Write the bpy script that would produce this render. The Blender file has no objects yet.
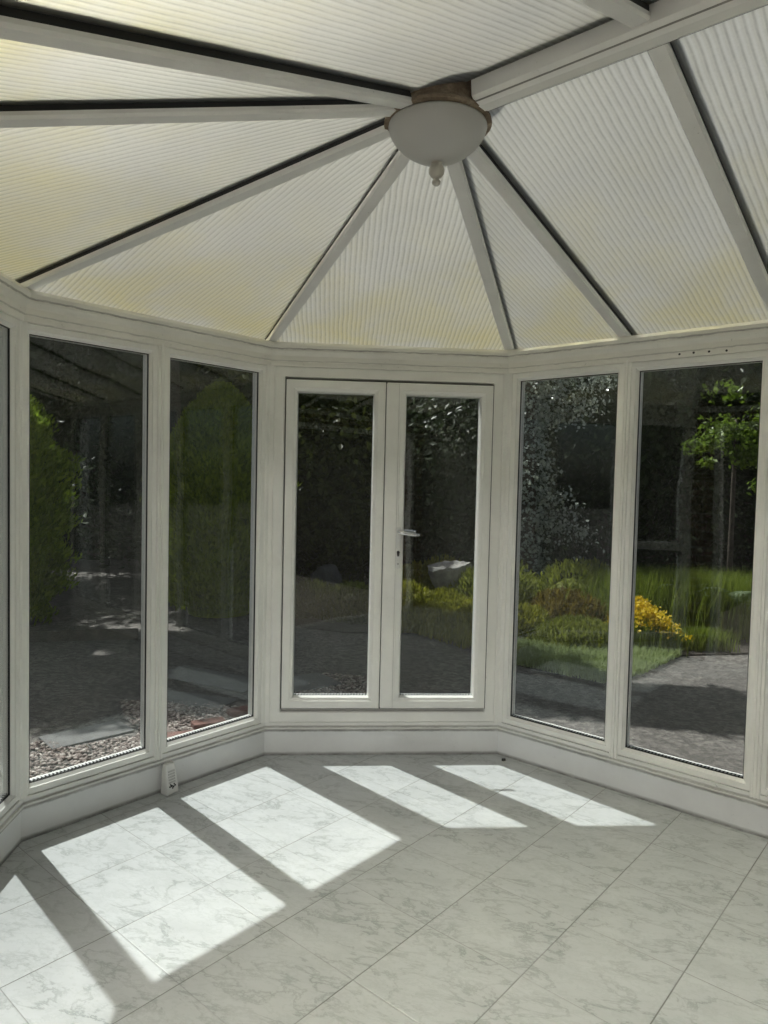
import bpy, math, random
import numpy as np
from mathutils import Matrix, Vector

random.seed(7)
RNG = np.random.default_rng(7)
scene = bpy.context.scene
COL = scene.collection
PI = math.pi

# ------------------------------------------------------------------ layout (metres)
P0 = Vector((-1.5391, 2.9854, 0)); P1 = Vector((-0.6596, 4.0026, 0)); P2 = Vector((0.7030, 4.1025, 0))
DR = Vector((0.75685, -0.65359, 0))          # along the right wall, towards the house
DL = Vector((0.65359, 0.75685, 0))           # outward through the right wall
DD = Vector((0.99732, 0.07315, 0))           # along the doors
DF = Vector((0.07238, -0.99738, 0))
DS = Vector((0.75643, -0.65407, 0))
WD, WL = 1.3662, 1.3447
PM = P0 + DF * WD
LR = 3.5
RE = P2 + DR * LR
SE = PM + DS * LR
HUB = Vector((0.150, 2.412, 0))
Z_SK, Z_FB, Z_GB, Z_GT, Z_FT, Z_EV = 0.1486, 0.195, 0.2425, 2.1885, 2.2335, 2.374
ZA = 2.835                                    # rafter soffit height at the hub
ZE = 2.356                                    # rafter soffit height over the wall
GZ = -0.10                                    # garden level
T225 = math.tan(math.radians(22.5))


def wall_matrix(q, d):
    """local x along the wall, y into the room, z up"""
    n = Vector((-d.y, d.x, 0))
    return Matrix(((d.x, n.x, 0, q.x), (d.y, n.y, 0, q.y), (0, 0, 1, q.z), (0, 0, 0, 1)))


M_L = wall_matrix(P1, (P0 - P1).normalized())
M_D = wall_matrix(P2, (P1 - P2).normalized())
M_R = wall_matrix(RE, (P2 - RE).normalized())
M_F = wall_matrix(P0, DF)
M_S = wall_matrix(PM, DS)
M_E = wall_matrix(SE, (RE - SE).normalized())
WE = (RE - SE).length


# ------------------------------------------------------------------ node helpers
def mat_new(name):
    m = bpy.data.materials.new(name); m.use_nodes = True
    nt = m.node_tree; nt.nodes.clear()
    out = nt.nodes.new('ShaderNodeOutputMaterial')
    return m, nt, out


def N(nt, typ, **kw):
    n = nt.nodes.new('ShaderNode' + typ)
    for k, v in kw.items():
        if k.startswith('i_'):
            n.inputs[k[2:].replace('_', ' ')].default_value = v
        else:
            setattr(n, k, v)
    return n


def lk(nt, a, b): nt.links.new(a, b)


def math_n(nt, op, a, b=None, c=None, clamp=False):
    n = nt.nodes.new('ShaderNodeMath'); n.operation = op; n.use_clamp = clamp
    for i, v in enumerate((a, b, c)):
        if v is None: continue
        if isinstance(v, (int, float)): n.inputs[i].default_value = v
        else: lk(nt, v, n.inputs[i])
    return n.outputs[0]


def mix_c(nt, f, a, b):
    n = nt.nodes.new('ShaderNodeMix'); n.data_type = 'RGBA'
    if isinstance(f, (int, float)): n.inputs[0].default_value = f
    else: lk(nt, f, n.inputs[0])
    for i, v in ((6, a), (7, b)):
        if isinstance(v, tuple): n.inputs[i].default_value = (*v, 1)
        else: lk(nt, v, n.inputs[i])
    return n.outputs[2]


def ramp(nt, fac, stops):
    n = nt.nodes.new('ShaderNodeValToRGB')
    e = n.color_ramp.elements
    while len(e) < len(stops): e.new(0.5)
    for el, (p, c) in zip(e, stops):
        el.position = p; el.color = (*c, 1) if len(c) == 3 else c
    lk(nt, fac, n.inputs[0])
    return n.outputs[0]


def maprange(nt, v, a, b, c=0.0, d=1.0):
    n = nt.nodes.new('ShaderNodeMapRange'); n.clamp = True
    lk(nt, v, n.inputs[0])
    for i, x in enumerate((a, b, c, d)): n.inputs[i + 1].default_value = x
    return n.outputs[0]


def noise(nt, vec, scale, detail=4, rough=0.55, dist=0.0):
    n = N(nt, 'TexNoise'); n.inputs['Scale'].default_value = scale; n.inputs['Detail'].default_value = detail
    n.inputs['Roughness'].default_value = rough; n.inputs['Distortion'].default_value = dist
    if vec is not None: lk(nt, vec, n.inputs['Vector'])
    return n.outputs['Fac']


def bump(nt, h, strength=0.3, dist=0.01):
    b = N(nt, 'Bump'); b.inputs['Strength'].default_value = strength; b.inputs['Distance'].default_value = dist
    lk(nt, h, b.inputs['Height'])
    return b.outputs[0]


def mat_simple(name, col, rough=0.5, spec=0.5, metal=0.0, var=0.0, vscale=8, bumps=0.0, bscale=60):
    m, nt, out = mat_new(name)
    p = N(nt, 'BsdfPrincipled')
    p.inputs['Roughness'].default_value = rough; p.inputs['Metallic'].default_value = metal
    p.inputs['Specular IOR Level'].default_value = spec
    tc = N(nt, 'TexCoord')
    if var:
        f = noise(nt, tc.outputs['Object'], vscale, 5)
        c = mix_c(nt, maprange(nt, f, 0.3, 0.7), tuple(x * (1 - var) for x in col), tuple(min(1, x * (1 + var)) for x in col))
        lk(nt, c, p.inputs['Base Color'])
    else:
        p.inputs['Base Color'].default_value = (*col, 1)
    if bumps:
        lk(nt, bump(nt, noise(nt, tc.outputs['Object'], bscale, 4), bumps, 0.02), p.inputs['Normal'])
    lk(nt, p.outputs[0], out.inputs[0])
    return m


def mat_upvc(name, col=(0.86, 0.86, 0.82), dirt=0.5, rough=0.32, seams=()):
    """white plastic with grime specks and a grimy line at the given heights of the wall"""
    m, nt, out = mat_new(name)
    p = N(nt, 'BsdfPrincipled'); p.inputs['Roughness'].default_value = rough
    tc = N(nt, 'TexCoord'); ob = tc.outputs['Object']
    n1 = noise(nt, ob, 3.0, 6, 0.65)
    c = mix_c(nt, maprange(nt, n1, 0.35, 0.75), col, tuple(x * 0.88 for x in col))
    n2 = noise(nt, ob, 55.0, 6, 0.7)
    n3 = noise(nt, ob, 6.0, 3, 0.6)
    sp = math_n(nt, 'MULTIPLY', maprange(nt, n2, 0.62, 0.74), maprange(nt, n3, 0.5, 0.62))
    fac = math_n(nt, 'MULTIPLY', sp, dirt)
    if seams:
        sx = N(nt, 'SeparateXYZ'); lk(nt, ob, sx.inputs[0])
        z = math_n(nt, 'ADD', sx.outputs[2], math_n(nt, 'MULTIPLY', math_n(nt, 'SUBTRACT', noise(nt, ob, 18, 4), 0.5), 0.012))
        for (zz, hw, st) in seams:
            d = math_n(nt, 'ABSOLUTE', math_n(nt, 'SUBTRACT', z, zz))
            s = maprange(nt, d, hw * 0.35, hw, 1.0, 0.0)
            s = math_n(nt, 'MULTIPLY', s, maprange(nt, noise(nt, ob, 9, 5, 0.7), 0.3, 0.6, 0.5, 1.0))
            s = math_n(nt, 'MULTIPLY', s, st)
            fac = math_n(nt, 'MAXIMUM', fac, s)
    c = mix_c(nt, fac, c, (0.10, 0.095, 0.075))
    lk(nt, c, p.inputs['Base Color'])
    lk(nt, p.outputs[0], out.inputs[0])
    return m


def mat_glass():
    m, nt, out = mat_new('window_glass')
    geo = N(nt, 'NewGeometry'); tc = N(nt, 'TexCoord')
    bn = bump(nt, noise(nt, tc.outputs['Object'], 2.2, 1, 0.4), 0.05, 0.05)
    dot = N(nt, 'VectorMath', operation='DOT_PRODUCT'); lk(nt, geo.outputs['Incoming'], dot.inputs[0]); lk(nt, geo.outputs['True Normal'], dot.inputs[1])
    c = math_n(nt, 'ABSOLUTE', dot.outputs['Value'])
    f = math_n(nt, 'POWER', math_n(nt, 'SUBTRACT', 1.0, c, clamp=True), 5.0)
    f = math_n(nt, 'ADD', math_n(nt, 'MULTIPLY', f, 0.94), 0.045)
    tr = N(nt, 'BsdfTransparent'); tr.inputs[0].default_value = (0.79, 0.81, 0.80, 1)
    gl = N(nt, 'BsdfGlossy'); gl.inputs['Roughness'].default_value = 0.015; gl.inputs['Color'].default_value = (0.95, 1, 0.98, 1)
    lk(nt, bn, gl.inputs['Normal'])
    mx = N(nt, 'MixShader'); lk(nt, f, mx.inputs[0]); lk(nt, tr.outputs[0], mx.inputs[1]); lk(nt, gl.outputs[0], mx.inputs[2])
    # a thin film of dust
    df = N(nt, 'BsdfDiffuse'); df.inputs[0].default_value = (0.7, 0.7, 0.66, 1)
    n = noise(nt, tc.outputs['Object'], 3.0, 6, 0.7)
    sp = noise(nt, tc.outputs['Object'], 150.0, 3, 0.6)
    dust = math_n(nt, 'ADD', maprange(nt, n, 0.35, 0.8, 0.002, 0.014), maprange(nt, sp, 0.70, 0.8, 0.0, 0.08))
    m2 = N(nt, 'MixShader'); lk(nt, dust, m2.inputs[0]); lk(nt, mx.outputs[0], m2.inputs[1]); lk(nt, df.outputs[0], m2.inputs[2])
    lk(nt, m2.outputs[0], out.inputs[0])
    return m


def mat_poly():
    """twin wall polycarbonate: local x runs along the eaves, local y up the slope"""
    m, nt, out = mat_new('polycarbonate_sheet')
    tc = N(nt, 'TexCoord'); ob = tc.outputs['Object']
    sx = N(nt, 'SeparateXYZ'); lk(nt, ob, sx.inputs[0])
    x, y = sx.outputs[0], sx.outputs[1]
    xw = math_n(nt, 'ADD', x, math_n(nt, 'MULTIPLY', noise(nt, ob, 6, 3), 0.012))
    ph = math_n(nt, 'FRACT', math_n(nt, 'MULTIPLY', xw, 1 / 0.024))
    d = math_n(nt, 'ABSOLUTE', math_n(nt, 'SUBTRACT', ph, 0.5))          # 0 at rib centre
    rib = maprange(nt, d, 0.05, 0.20, 1.0, 0.0)
    ph2 = math_n(nt, 'FRACT', math_n(nt, 'ADD', math_n(nt, 'MULTIPLY', xw, 1 / 0.024), 0.36))
    rib2 = maprange(nt, math_n(nt, 'ABSOLUTE', math_n(nt, 'SUBTRACT', ph2, 0.5)), 0.0, 0.3, 1.0, 0.0)
    base = mix_c(nt, maprange(nt, noise(nt, ob, 2.3, 5, 0.6), 0.3, 0.72), (0.82, 0.815, 0.735), (0.72, 0.72, 0.665))
    # yellow-green algae, heavier near the eaves (y = 0)
    al = maprange(nt, noise(nt, ob, 2.0, 5, 0.65, 0.4), 0.42, 0.72)
    al = math_n(nt, 'MULTIPLY', al, maprange(nt, y, 0.05, 1.3, 0.80, 0.06))
    base = mix_c(nt, al, base, (0.79, 0.73, 0.40))
    rn = maprange(nt, noise(nt, ob, 22, 4, 0.7), 0.3, 0.7, 0.15, 0.52)
    base = mix_c(nt, math_n(nt, 'MULTIPLY', rib, rn), base, (0.36, 0.36, 0.33))
    base = mix_c(nt, maprange(nt, noise(nt, ob, 90, 4, 0.7), 0.40, 0.66, 0.0, 0.22), base, (0.55, 0.55, 0.5))
    base = mix_c(nt, math_n(nt, 'MULTIPLY', rib2, 0.32), base, (1.0, 1.0, 0.99))
    tl = N(nt, 'BsdfTranslucent'); lk(nt, base, tl.inputs[0])
    df = N(nt, 'BsdfDiffuse'); lk(nt, base, df.inputs[0])
    gl = N(nt, 'BsdfGlossy'); gl.inputs['Roughness'].default_value = 0.35; gl.inputs['Color'].default_value = (0.9, 0.9, 0.9, 1)
    bn = bump(nt, rib, 0.4, 0.004); lk(nt, bn, gl.inputs['Normal'])
    m1 = N(nt, 'MixShader', i_Fac=0.16); lk(nt, tl.outputs[0], m1.inputs[1]); lk(nt, df.outputs[0], m1.inputs[2])
    m2 = N(nt, 'MixShader', i_Fac=0.05); lk(nt, m1.outputs[0], m2.inputs[1]); lk(nt, gl.outputs[0], m2.inputs[2])
    # part of the light goes straight on through the sheet, blurred
    rf = N(nt, 'BsdfRefraction'); rf.inputs['IOR'].default_value = 1.4; rf.inputs['Roughness'].default_value = 0.75
    lk(nt, base, rf.inputs[0])
    m3 = N(nt, 'MixShader', i_Fac=0.82); lk(nt, m2.outputs[0], m3.inputs[1]); lk(nt, rf.outputs[0], m3.inputs[2])
    lk(nt, m3.outputs[0], out.inputs[0])
    return m


def mat_floor():
    m, nt, out = mat_new('marble_tile_floor')
    p = N(nt, 'BsdfPrincipled'); p.inputs['Roughness'].default_value = 0.28
    tc = N(nt, 'TexCoord'); ob = tc.outputs['Object']

    def axis(d, off, pitch):
        n = N(nt, 'VectorMath', operation='DOT_PRODUCT'); lk(nt, ob, n.inputs[0]); n.inputs[1].default_value = d
        return math_n(nt, 'DIVIDE', math_n(nt, 'SUBTRACT', n.outputs['Value'], off), pitch)
    a = axis(tuple(DR), -0.700, 0.390); b = axis(tuple(DL), 0.845, 0.3845)
    ia, ib = math_n(nt, 'FLOOR', a), math_n(nt, 'FLOOR', b)
    fa, fb = math_n(nt, 'FRACT', a), math_n(nt, 'FRACT', b)

    def edge(f, w0, w1):
        d = math_n(nt, 'MINIMUM', f, math_n(nt, 'SUBTRACT', 1.0, f))
        return maprange(nt, d, w0, w1, 1.0, 0.0)
    gn = noise(nt, ob, 1.6, 3)
    gA = math_n(nt, 'MULTIPLY', edge(fa, 0.003, 0.0075), maprange(nt, gn, 0.35, 0.6, 0.45, 0.95))
    gB = math_n(nt, 'MULTIPLY', edge(fb, 0.002, 0.006), maprange(nt, noise(nt, ob, 1.1, 3), 0.38, 0.62, 0.12, 0.75))
    g = math_n(nt, 'MAXIMUM', gA, gB)
    wn = N(nt, 'TexWhiteNoise', noise_dimensions='3D')
    cx = N(nt, 'CombineXYZ'); lk(nt, ia, cx.inputs[0]); lk(nt, ib, cx.inputs[1]); lk(nt, cx.outputs[0], wn.inputs['Vector'])
    off = N(nt, 'VectorMath', operation='SCALE'); lk(nt, wn.outputs['Color'], off.inputs[0]); off.inputs['Scale'].default_value = 30
    rot = N(nt, 'VectorRotate', rotation_type='Z_AXIS'); lk(nt, ob, rot.inputs['Vector']); rot.inputs['Angle'].default_value = math.radians(20)
    st = N(nt, 'VectorMath', operation='MULTIPLY'); lk(nt, rot.outputs[0], st.inputs[0]); st.inputs[1].default_value = (1.0, 1.9, 1)
    ad = N(nt, 'VectorMath', operation='ADD'); lk(nt, st.outputs[0], ad.inputs[0]); lk(nt, off.outputs[0], ad.inputs[1])
    v = ad.outputs[0]
    v1 = math_n(nt, 'ABSOLUTE', math_n(nt, 'SUBTRACT', noise(nt, v, 4.2, 8, 0.66, 0.35), 0.5))
    vein = maprange(nt, v1, 0.0, 0.032, 1.0, 0.0)
    v2 = math_n(nt, 'ABSOLUTE', math_n(nt, 'SUBTRACT', noise(nt, v, 10.0, 8, 0.7, 0.25), 0.5))
    vein2 = maprange(nt, v2, 0.0, 0.035, 1.0, 0.0)
    cl = maprange(nt, noise(nt, v, 3.5, 4, 0.6), 0.35, 0.7)
    c = mix_c(nt, cl, (0.525, 0.545, 0.548), (0.45, 0.47, 0.472))
    c = mix_c(nt, math_n(nt, 'MULTIPLY', vein, math_n(nt, 'ADD', math_n(nt, 'MULTIPLY', cl, 0.75), 0.12)), c, (0.22, 0.24, 0.235))
    c = mix_c(nt, math_n(nt, 'MULTIPLY', vein2, 0.30), c, (0.34, 0.37, 0.36))
    c = mix_c(nt, g, c, (0.17, 0.17, 0.155))
    lk(nt, c, p.inputs['Base Color'])
    h = math_n(nt, 'MULTIPLY', math_n(nt, 'MAXIMUM', edge(fa, 0.002, 0.012), edge(fb, 0.002, 0.012)), -1.0)
    lk(nt, bump(nt, h, 0.35, 0.003), p.inputs['Normal'])
    lk(nt, p.outputs[0], out.inputs[0])
    return m


def mat_leaf(name, c1, c2, rough=0.5, trans=0.35, spec=0.3):
    m, nt, out = mat_new(name)
    geo = N(nt, 'NewGeometry')
    p = N(nt, 'BsdfPrincipled'); p.inputs['Roughness'].default_value = rough; p.inputs['Specular IOR Level'].default_value = spec
    tc = N(nt, 'TexCoord')
    f = math_n(nt, 'ADD', math_n(nt, 'MULTIPLY', geo.outputs['Random Per Island'], 0.6), math_n(nt, 'MULTIPLY', noise(nt, tc.outputs['Object'], 2.5, 3), 0.5), clamp=True)
    c = mix_c(nt, f, c1, c2)
    lk(nt, c, p.inputs['Base Color'])
    tl = N(nt, 'BsdfTranslucent'); lk(nt, c, tl.inputs[0])
    mx = N(nt, 'MixShader', i_Fac=trans); lk(nt, p.outputs[0], mx.inputs[1]); lk(nt, tl.outputs[0], mx.inputs[2])
    lk(nt, mx.outputs[0], out.inputs[0])
    return m


def mat_island(name, stops, rough=0.8):
    m, nt, out = mat_new(name)
    geo = N(nt, 'NewGeometry')
    p = N(nt, 'BsdfPrincipled'); p.inputs['Roughness'].default_value = rough
    lk(nt, ramp(nt, geo.outputs['Random Per Island'], stops), p.inputs['Base Color'])
    lk(nt, p.outputs[0], out.inputs[0])
    return m


def mat_ground():
    m, nt, out = mat_new('garden_ground')
    p = N(nt, 'BsdfPrincipled'); p.inputs['Roughness'].default_value = 0.9
    tc = N(nt, 'TexCoord'); ob = tc.outputs['Object']
    vo = N(nt, 'TexVoronoi'); vo.inputs['Scale'].default_value = 32; lk(nt, ob, vo.inputs['Vector'])
    hs = N(nt, 'SeparateColor'); lk(nt, vo.outputs['Color'], hs.inputs[0])
    c = ramp(nt, hs.outputs[0], [(0.0, (0.065, 0.058, 0.052)), (0.5, (0.115, 0.104, 0.094)), (1.0, (0.205, 0.187, 0.17))])
    c = mix_c(nt, maprange(nt, noise(nt, ob, 1.2, 5, 0.6), 0.35, 0.7, 0.0, 0.55), c, (0.072, 0.065, 0.057))
    lk(nt, c, p.inputs['Base Color'])
    lk(nt, bump(nt, vo.outputs['Distance'], 0.8, 0.012), p.inputs['Normal'])
    lk(nt, p.outputs[0], out.inputs[0])
    return m


def mat_brick():
    m, nt, out = mat_new('house_brick')
    p = N(nt, 'BsdfPrincipled'); p.inputs['Roughness'].default_value = 0.85
    tc = N(nt, 'TexCoord')
    rt = N(nt, 'VectorRotate', rotation_type='X_AXIS'); lk(nt, tc.outputs['Object'], rt.inputs['Vector']); rt.inputs['Angle'].default_value = PI / 2
    b = N(nt, 'TexBrick'); lk(nt, rt.outputs[0], b.inputs['Vector'])
    b.inputs['Color1'].default_value = (0.24, 0.15, 0.11, 1); b.inputs['Color2'].default_value = (0.17, 0.11, 0.085, 1); b.inputs['Mortar'].default_value = (0.35, 0.33, 0.3, 1)
    b.inputs['Scale'].default_value = 1.0; b.inputs['Brick Width'].default_value = 0.225; b.inputs['Row Height'].default_value = 0.075; b.inputs['Mortar Size'].default_value = 0.008
    lk(nt, b.outputs['Color'], p.inputs['Base Color'])
    lk(nt, p.outputs[0], out.inputs[0])
    return m


def mat_spacer():
    """perforated aluminium spacer bar: local x runs along the pane"""
    m, nt, out = mat_new('perforated_spacer')
    p = N(nt, 'BsdfPrincipled'); p.inputs['Roughness'].default_value = 0.4; p.inputs['Metallic'].default_value = 0.3
    tc = N(nt, 'TexCoord'); sx = N(nt, 'SeparateXYZ'); lk(nt, tc.outputs['Object'], sx.inputs[0])
    s = math_n(nt, 'ADD', sx.outputs[0], sx.outputs[2])
    f = math_n(nt, 'GREATER_THAN', math_n(nt, 'FRACT', math_n(nt, 'MULTIPLY', s, 1 / 0.017)), 0.52)
    lk(nt, mix_c(nt, f, (0.75, 0.76, 0.76), (0.04, 0.04, 0.04)), p.inputs['Base Color'])
    lk(nt, p.outputs[0], out.inputs[0])
    return m


def mat_rust():
    m, nt, out = mat_new('rusty_boss')
    p = N(nt, 'BsdfPrincipled'); p.inputs['Roughness'].default_value = 0.85
    tc = N(nt, 'TexCoord'); ob = tc.outputs['Object']
    c = ramp(nt, noise(nt, ob, 14, 6, 0.75), [(0.25, (0.05, 0.035, 0.022)), (0.5, (0.20, 0.15, 0.10)), (0.75, (0.42, 0.36, 0.27))])
    lk(nt, c, p.inputs['Base Color'])
    lk(nt, bump(nt, noise(nt, ob, 60, 4), 0.4, 0.01), p.inputs['Normal'])
    lk(nt, p.outputs[0], out.inputs[0])
    return m


UPVC = mat_upvc('white_upvc', dirt=0.35)
UPVC_SILL = mat_upvc('white_upvc_sill', col=(0.80, 0.80, 0.77), dirt=0.8, seams=((Z_SK + 0.003, 0.013, 0.75), (0.172, 0.008, 0.5)))
UPVC_WALL = mat_upvc('white_skirting_cladding', col=(0.78, 0.79, 0.79), dirt=0.5, rough=0.3, seams=((0.0, 0.022, 0.75), (Z_SK, 0.014, 0.65)))
UPVC_EAVE = mat_upvc('white_eaves_trim', col=(0.80, 0.79, 0.73), dirt=0.8, seams=((2.327, 0.005, 0.6), (2.262, 0.004, 0.4)))
RAFT = mat_upvc('white_rafter_cap', col=(0.78, 0.78, 0.76), dirt=0.9, rough=0.35)
RUBBER = mat_simple('black_rubber', (0.012, 0.012, 0.012), 0.6)
GLASS = mat_glass(); POLY = mat_poly(); FLOOR = mat_floor(); GROUND = mat_ground(); BRICK = mat_brick(); SPACER = mat_spacer(); RUST = mat_rust()
RENDER_GREY = mat_simple('grey_render', (0.30, 0.30, 0.29), 0.85, var=0.1)
PLASTER = mat_simple('plaster', (0.80, 0.79, 0.77), 0.8, var=0.08)
ROOMWALL = mat_simple('room_wall_paint', (0.06, 0.057, 0.054), 0.8, var=0.08)
CARPET = mat_simple('room_carpet', (0.34, 0.31, 0.27), 0.95, var=0.15, vscale=40)
CHROME = mat_simple('satin_chrome', (0.75, 0.75, 0.74), 0.22, metal=0.85)
FROST = mat_simple('frosted_glass_shade', (0.46, 0.46, 0.445), 0.42)
FINIAL = mat_simple('aged_finial', (0.50, 0.48, 0.42), 0.4, var=0.12)
PLASTIC = mat_simple('white_plastic', (0.70, 0.70, 0.68), 0.4)
DARK = mat_simple('dark_cavity', (0.02, 0.02, 0.02), 0.7)
GREYMARK = mat_simple('grey_slot', (0.33, 0.33, 0.32), 0.6)
BARK = mat_simple('bark', (0.075, 0.06, 0.045), 0.9, var=0.4, vscale=14, bumps=0.6, bscale=30)
STONE = mat_simple('weathered_stone', (0.33, 0.315, 0.29), 0.9, var=0.35, vscale=9, bumps=0.7, bscale=22)
DSTONE = mat_simple('dark_stone', (0.10, 0.10, 0.10), 0.9, var=0.3, vscale=9, bumps=0.6, bscale=22)
SLAB = mat_simple('concrete_slab', (0.155, 0.153, 0.148), 0.9, var=0.15, vscale=16, bumps=0.25, bscale=120)
EDGEBRICK = mat_simple('edging_brick', (0.20, 0.105, 0.085), 0.9, var=0.25, vscale=20, bumps=0.4, bscale=80)
TIMBER = mat_simple('weathered_timber', (0.10, 0.085, 0.07), 0.9, var=0.3, vscale=12)
SOIL = mat_simple('bed_soil', (0.05, 0.042, 0.034), 0.95, var=0.3, vscale=20, bumps=0.6, bscale=60)
CHIPS = mat_island('stone_chips', [(0.0, (0.10, 0.075, 0.065)), (0.35, (0.21, 0.165, 0.145)), (0.75, (0.34, 0.29, 0.26)), (1.0, (0.52, 0.48, 0.43))])
L_CON = mat_leaf('conifer_green', (0.08, 0.16, 0.010), (0.38, 0.52, 0.04), 0.6, 0.5)
L_CON2 = mat_leaf('conifer_green_deep', (0.09, 0.15, 0.010), (0.42, 0.52, 0.035), 0.6, 0.5)
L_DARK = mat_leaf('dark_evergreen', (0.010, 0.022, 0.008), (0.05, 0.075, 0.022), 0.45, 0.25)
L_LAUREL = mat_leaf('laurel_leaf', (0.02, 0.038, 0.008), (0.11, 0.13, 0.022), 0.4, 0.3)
L_HEATH = mat_leaf('heather_green', (0.12, 0.14, 0.014), (0.36, 0.36, 0.04), 0.7, 0.4)
L_HEATH2 = mat_leaf('heather_bronze', (0.11, 0.085, 0.016), (0.26, 0.20, 0.03), 0.7, 0.4)
L_HEDGE = mat_leaf('low_hedge_green', (0.12, 0.15, 0.02), (0.32, 0.35, 0.06), 0.65, 0.4)
L_GRASS = mat_leaf('grass_green', (0.20, 0.26, 0.10), (0.42, 0.50, 0.22), 0.6, 0.4)
L_TALL = mat_leaf('tall_grass_green', (0.08, 0.13, 0.014), (0.27, 0.33, 0.045), 0.55, 0.45)
L_FERN = mat_leaf('fern_green', (0.16, 0.22, 0.11), (0.36, 0.44, 0.26), 0.5, 0.4)
L_BRIGHT = mat_leaf('bright_leaf', (0.07, 0.13, 0.012), (0.20, 0.30, 0.03), 0.4, 0.4)
L_IVY = mat_leaf('ivy_leaf', (0.12, 0.15, 0.11), (0.55, 0.60, 0.52), 0.25, 0.25, spec=0.8)
PETAL = mat_leaf('yellow_petal', (0.60, 0.42, 0.01), (0.80, 0.62, 0.03), 0.5, 0.4)


# ------------------------------------------------------------------ mesh helpers
class MB:
    def __init__(s): s.v, s.f = [], []

    def add(s, vs, fs, M=None):
        o = len(s.v)
        s.v.extend([tuple(M @ Vector(v)) if M else tuple(v) for v in vs])
        s.f.extend([tuple(i + o for i in f) for f in fs])

    def box(s, x0, x1, y0, y1, z0, z1, M=None):
        s.add([(x0, y0, z0), (x1, y0, z0), (x1, y1, z0), (x0, y1, z0), (x0, y0, z1), (x1, y0, z1), (x1, y1, z1), (x0, y1, z1)],
              [(0, 3, 2, 1), (4, 5, 6, 7), (0, 1, 5, 4), (1, 2, 6, 5), (2, 3, 7, 6), (3, 0, 4, 7)], M)

    def prism(s, poly, z0, z1, M=None):
        n = len(poly)
        s.add([(p[0], p[1], z0) for p in poly] + [(p[0], p[1], z1) for p in poly],
              [tuple(range(n))[::-1], tuple(range(n, 2 * n))] + [(i, (i + 1) % n, n + (i + 1) % n, n + i) for i in range(n)], M)

    def extrude(s, prof, x0, x1, m0=0.0, m1=0.0, M=None):
        """closed profile of (y, z) along x; m0, m1: mitre slopes (shift of the end per unit of y)"""
        n = len(prof)
        vs = [(x0 + y * m0, y, z) for y, z in prof] + [(x1 - y * m1, y, z) for y, z in prof]
        fs = [tuple(range(n)), tuple(range(n, 2 * n))[::-1]] + [(i, n + i, n + (i + 1) % n, (i + 1) % n) for i in range(n)]
        s.add(vs, fs, M)

    def ring(s, x0, x1, z0, z1, prof, M=None):
        """mitred rectangular ring; profile of (u inward from the outer edge, y)"""
        n = len(prof); vs = []
        for cx, cz, sx, sz in ((x0, z0, 1, 1), (x1, z0, -1, 1), (x1, z1, -1, -1), (x0, z1, 1, -1)):
            vs += [(cx + sx * u, y, cz + sz * u) for u, y in prof]
        fs = []
        for k in range(4):
            a, b = k * n, ((k + 1) % 4) * n
            fs += [(a + i, b + i, b + (i + 1) % n, a + (i + 1) % n) for i in range(n)]
        s.add(vs, fs, M)

    def lathe(s, prof, seg=48, M=None):
        n = len(prof); vs = []
        for k in range(seg):
            a = 2 * PI * k / seg
            vs += [(r * math.cos(a), r * math.sin(a), z) for r, z in prof]
        fs = []
        for k in range(seg):
            a, b = k * n, ((k + 1) % seg) * n
            fs += [(a + i, b + i, b + i + 1, a + i + 1) for i in range(n - 1)]
        s.add(vs, fs, M)

    def tube(s, pts, rad, seg=8, M=None):
        pts = [Vector(p) for p in pts]; vs = []; n = len(pts)
        rads = rad if isinstance(rad, (list, tuple)) else [rad] * n
        for i, p in enumerate(pts):
            t = (pts[min(i + 1, n - 1)] - pts[max(i - 1, 0)]).normalized()
            a = t.orthogonal().normalized(); b = t.cross(a)
            if i and (a.dot(pa) < 0.999):
                a = (pa - t * pa.dot(t)).normalized(); b = t.cross(a)
            pa = a
            vs += [tuple(p + (a * math.cos(2 * PI * k / seg) + b * math.sin(2 * PI * k / seg)) * rads[i]) for k in range(seg)]
        fs = [(i * seg + k, i * seg + (k + 1) % seg, (i + 1) * seg + (k + 1) % seg, (i + 1) * seg + k) for i in range(n - 1) for k in range(seg)]
        fs += [tuple(range(seg))[::-1], tuple(range((n - 1) * seg, n * seg))]
        s.add(vs, fs, M)

    def build(s, name, mat, parent=None, matrix=None, smooth=False, bevel=0.0, auto=False):
        me = bpy.data.meshes.new(name)
        me.from_pydata(s.v, [], s.f); me.update()
        import bmesh
        bm = bmesh.new(); bm.from_mesh(me); bmesh.ops.recalc_face_normals(bm, faces=bm.faces[:]); bm.to_mesh(me); bm.free()
        if smooth: me.polygons.foreach_set('use_smooth', [True] * len(me.polygons))
        me.materials.append(mat)
        o = bpy.data.objects.new(name, me); COL.objects.link(o)
        if parent is not None: o.parent = parent
        if matrix is not None: o.matrix_basis = matrix
        if bevel:
            b = o.modifiers.new('bevel', 'BEVEL'); b.width = bevel; b.segments = 2; b.limit_method = 'ANGLE'; b.angle_limit = math.radians(40)
        return o


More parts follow.
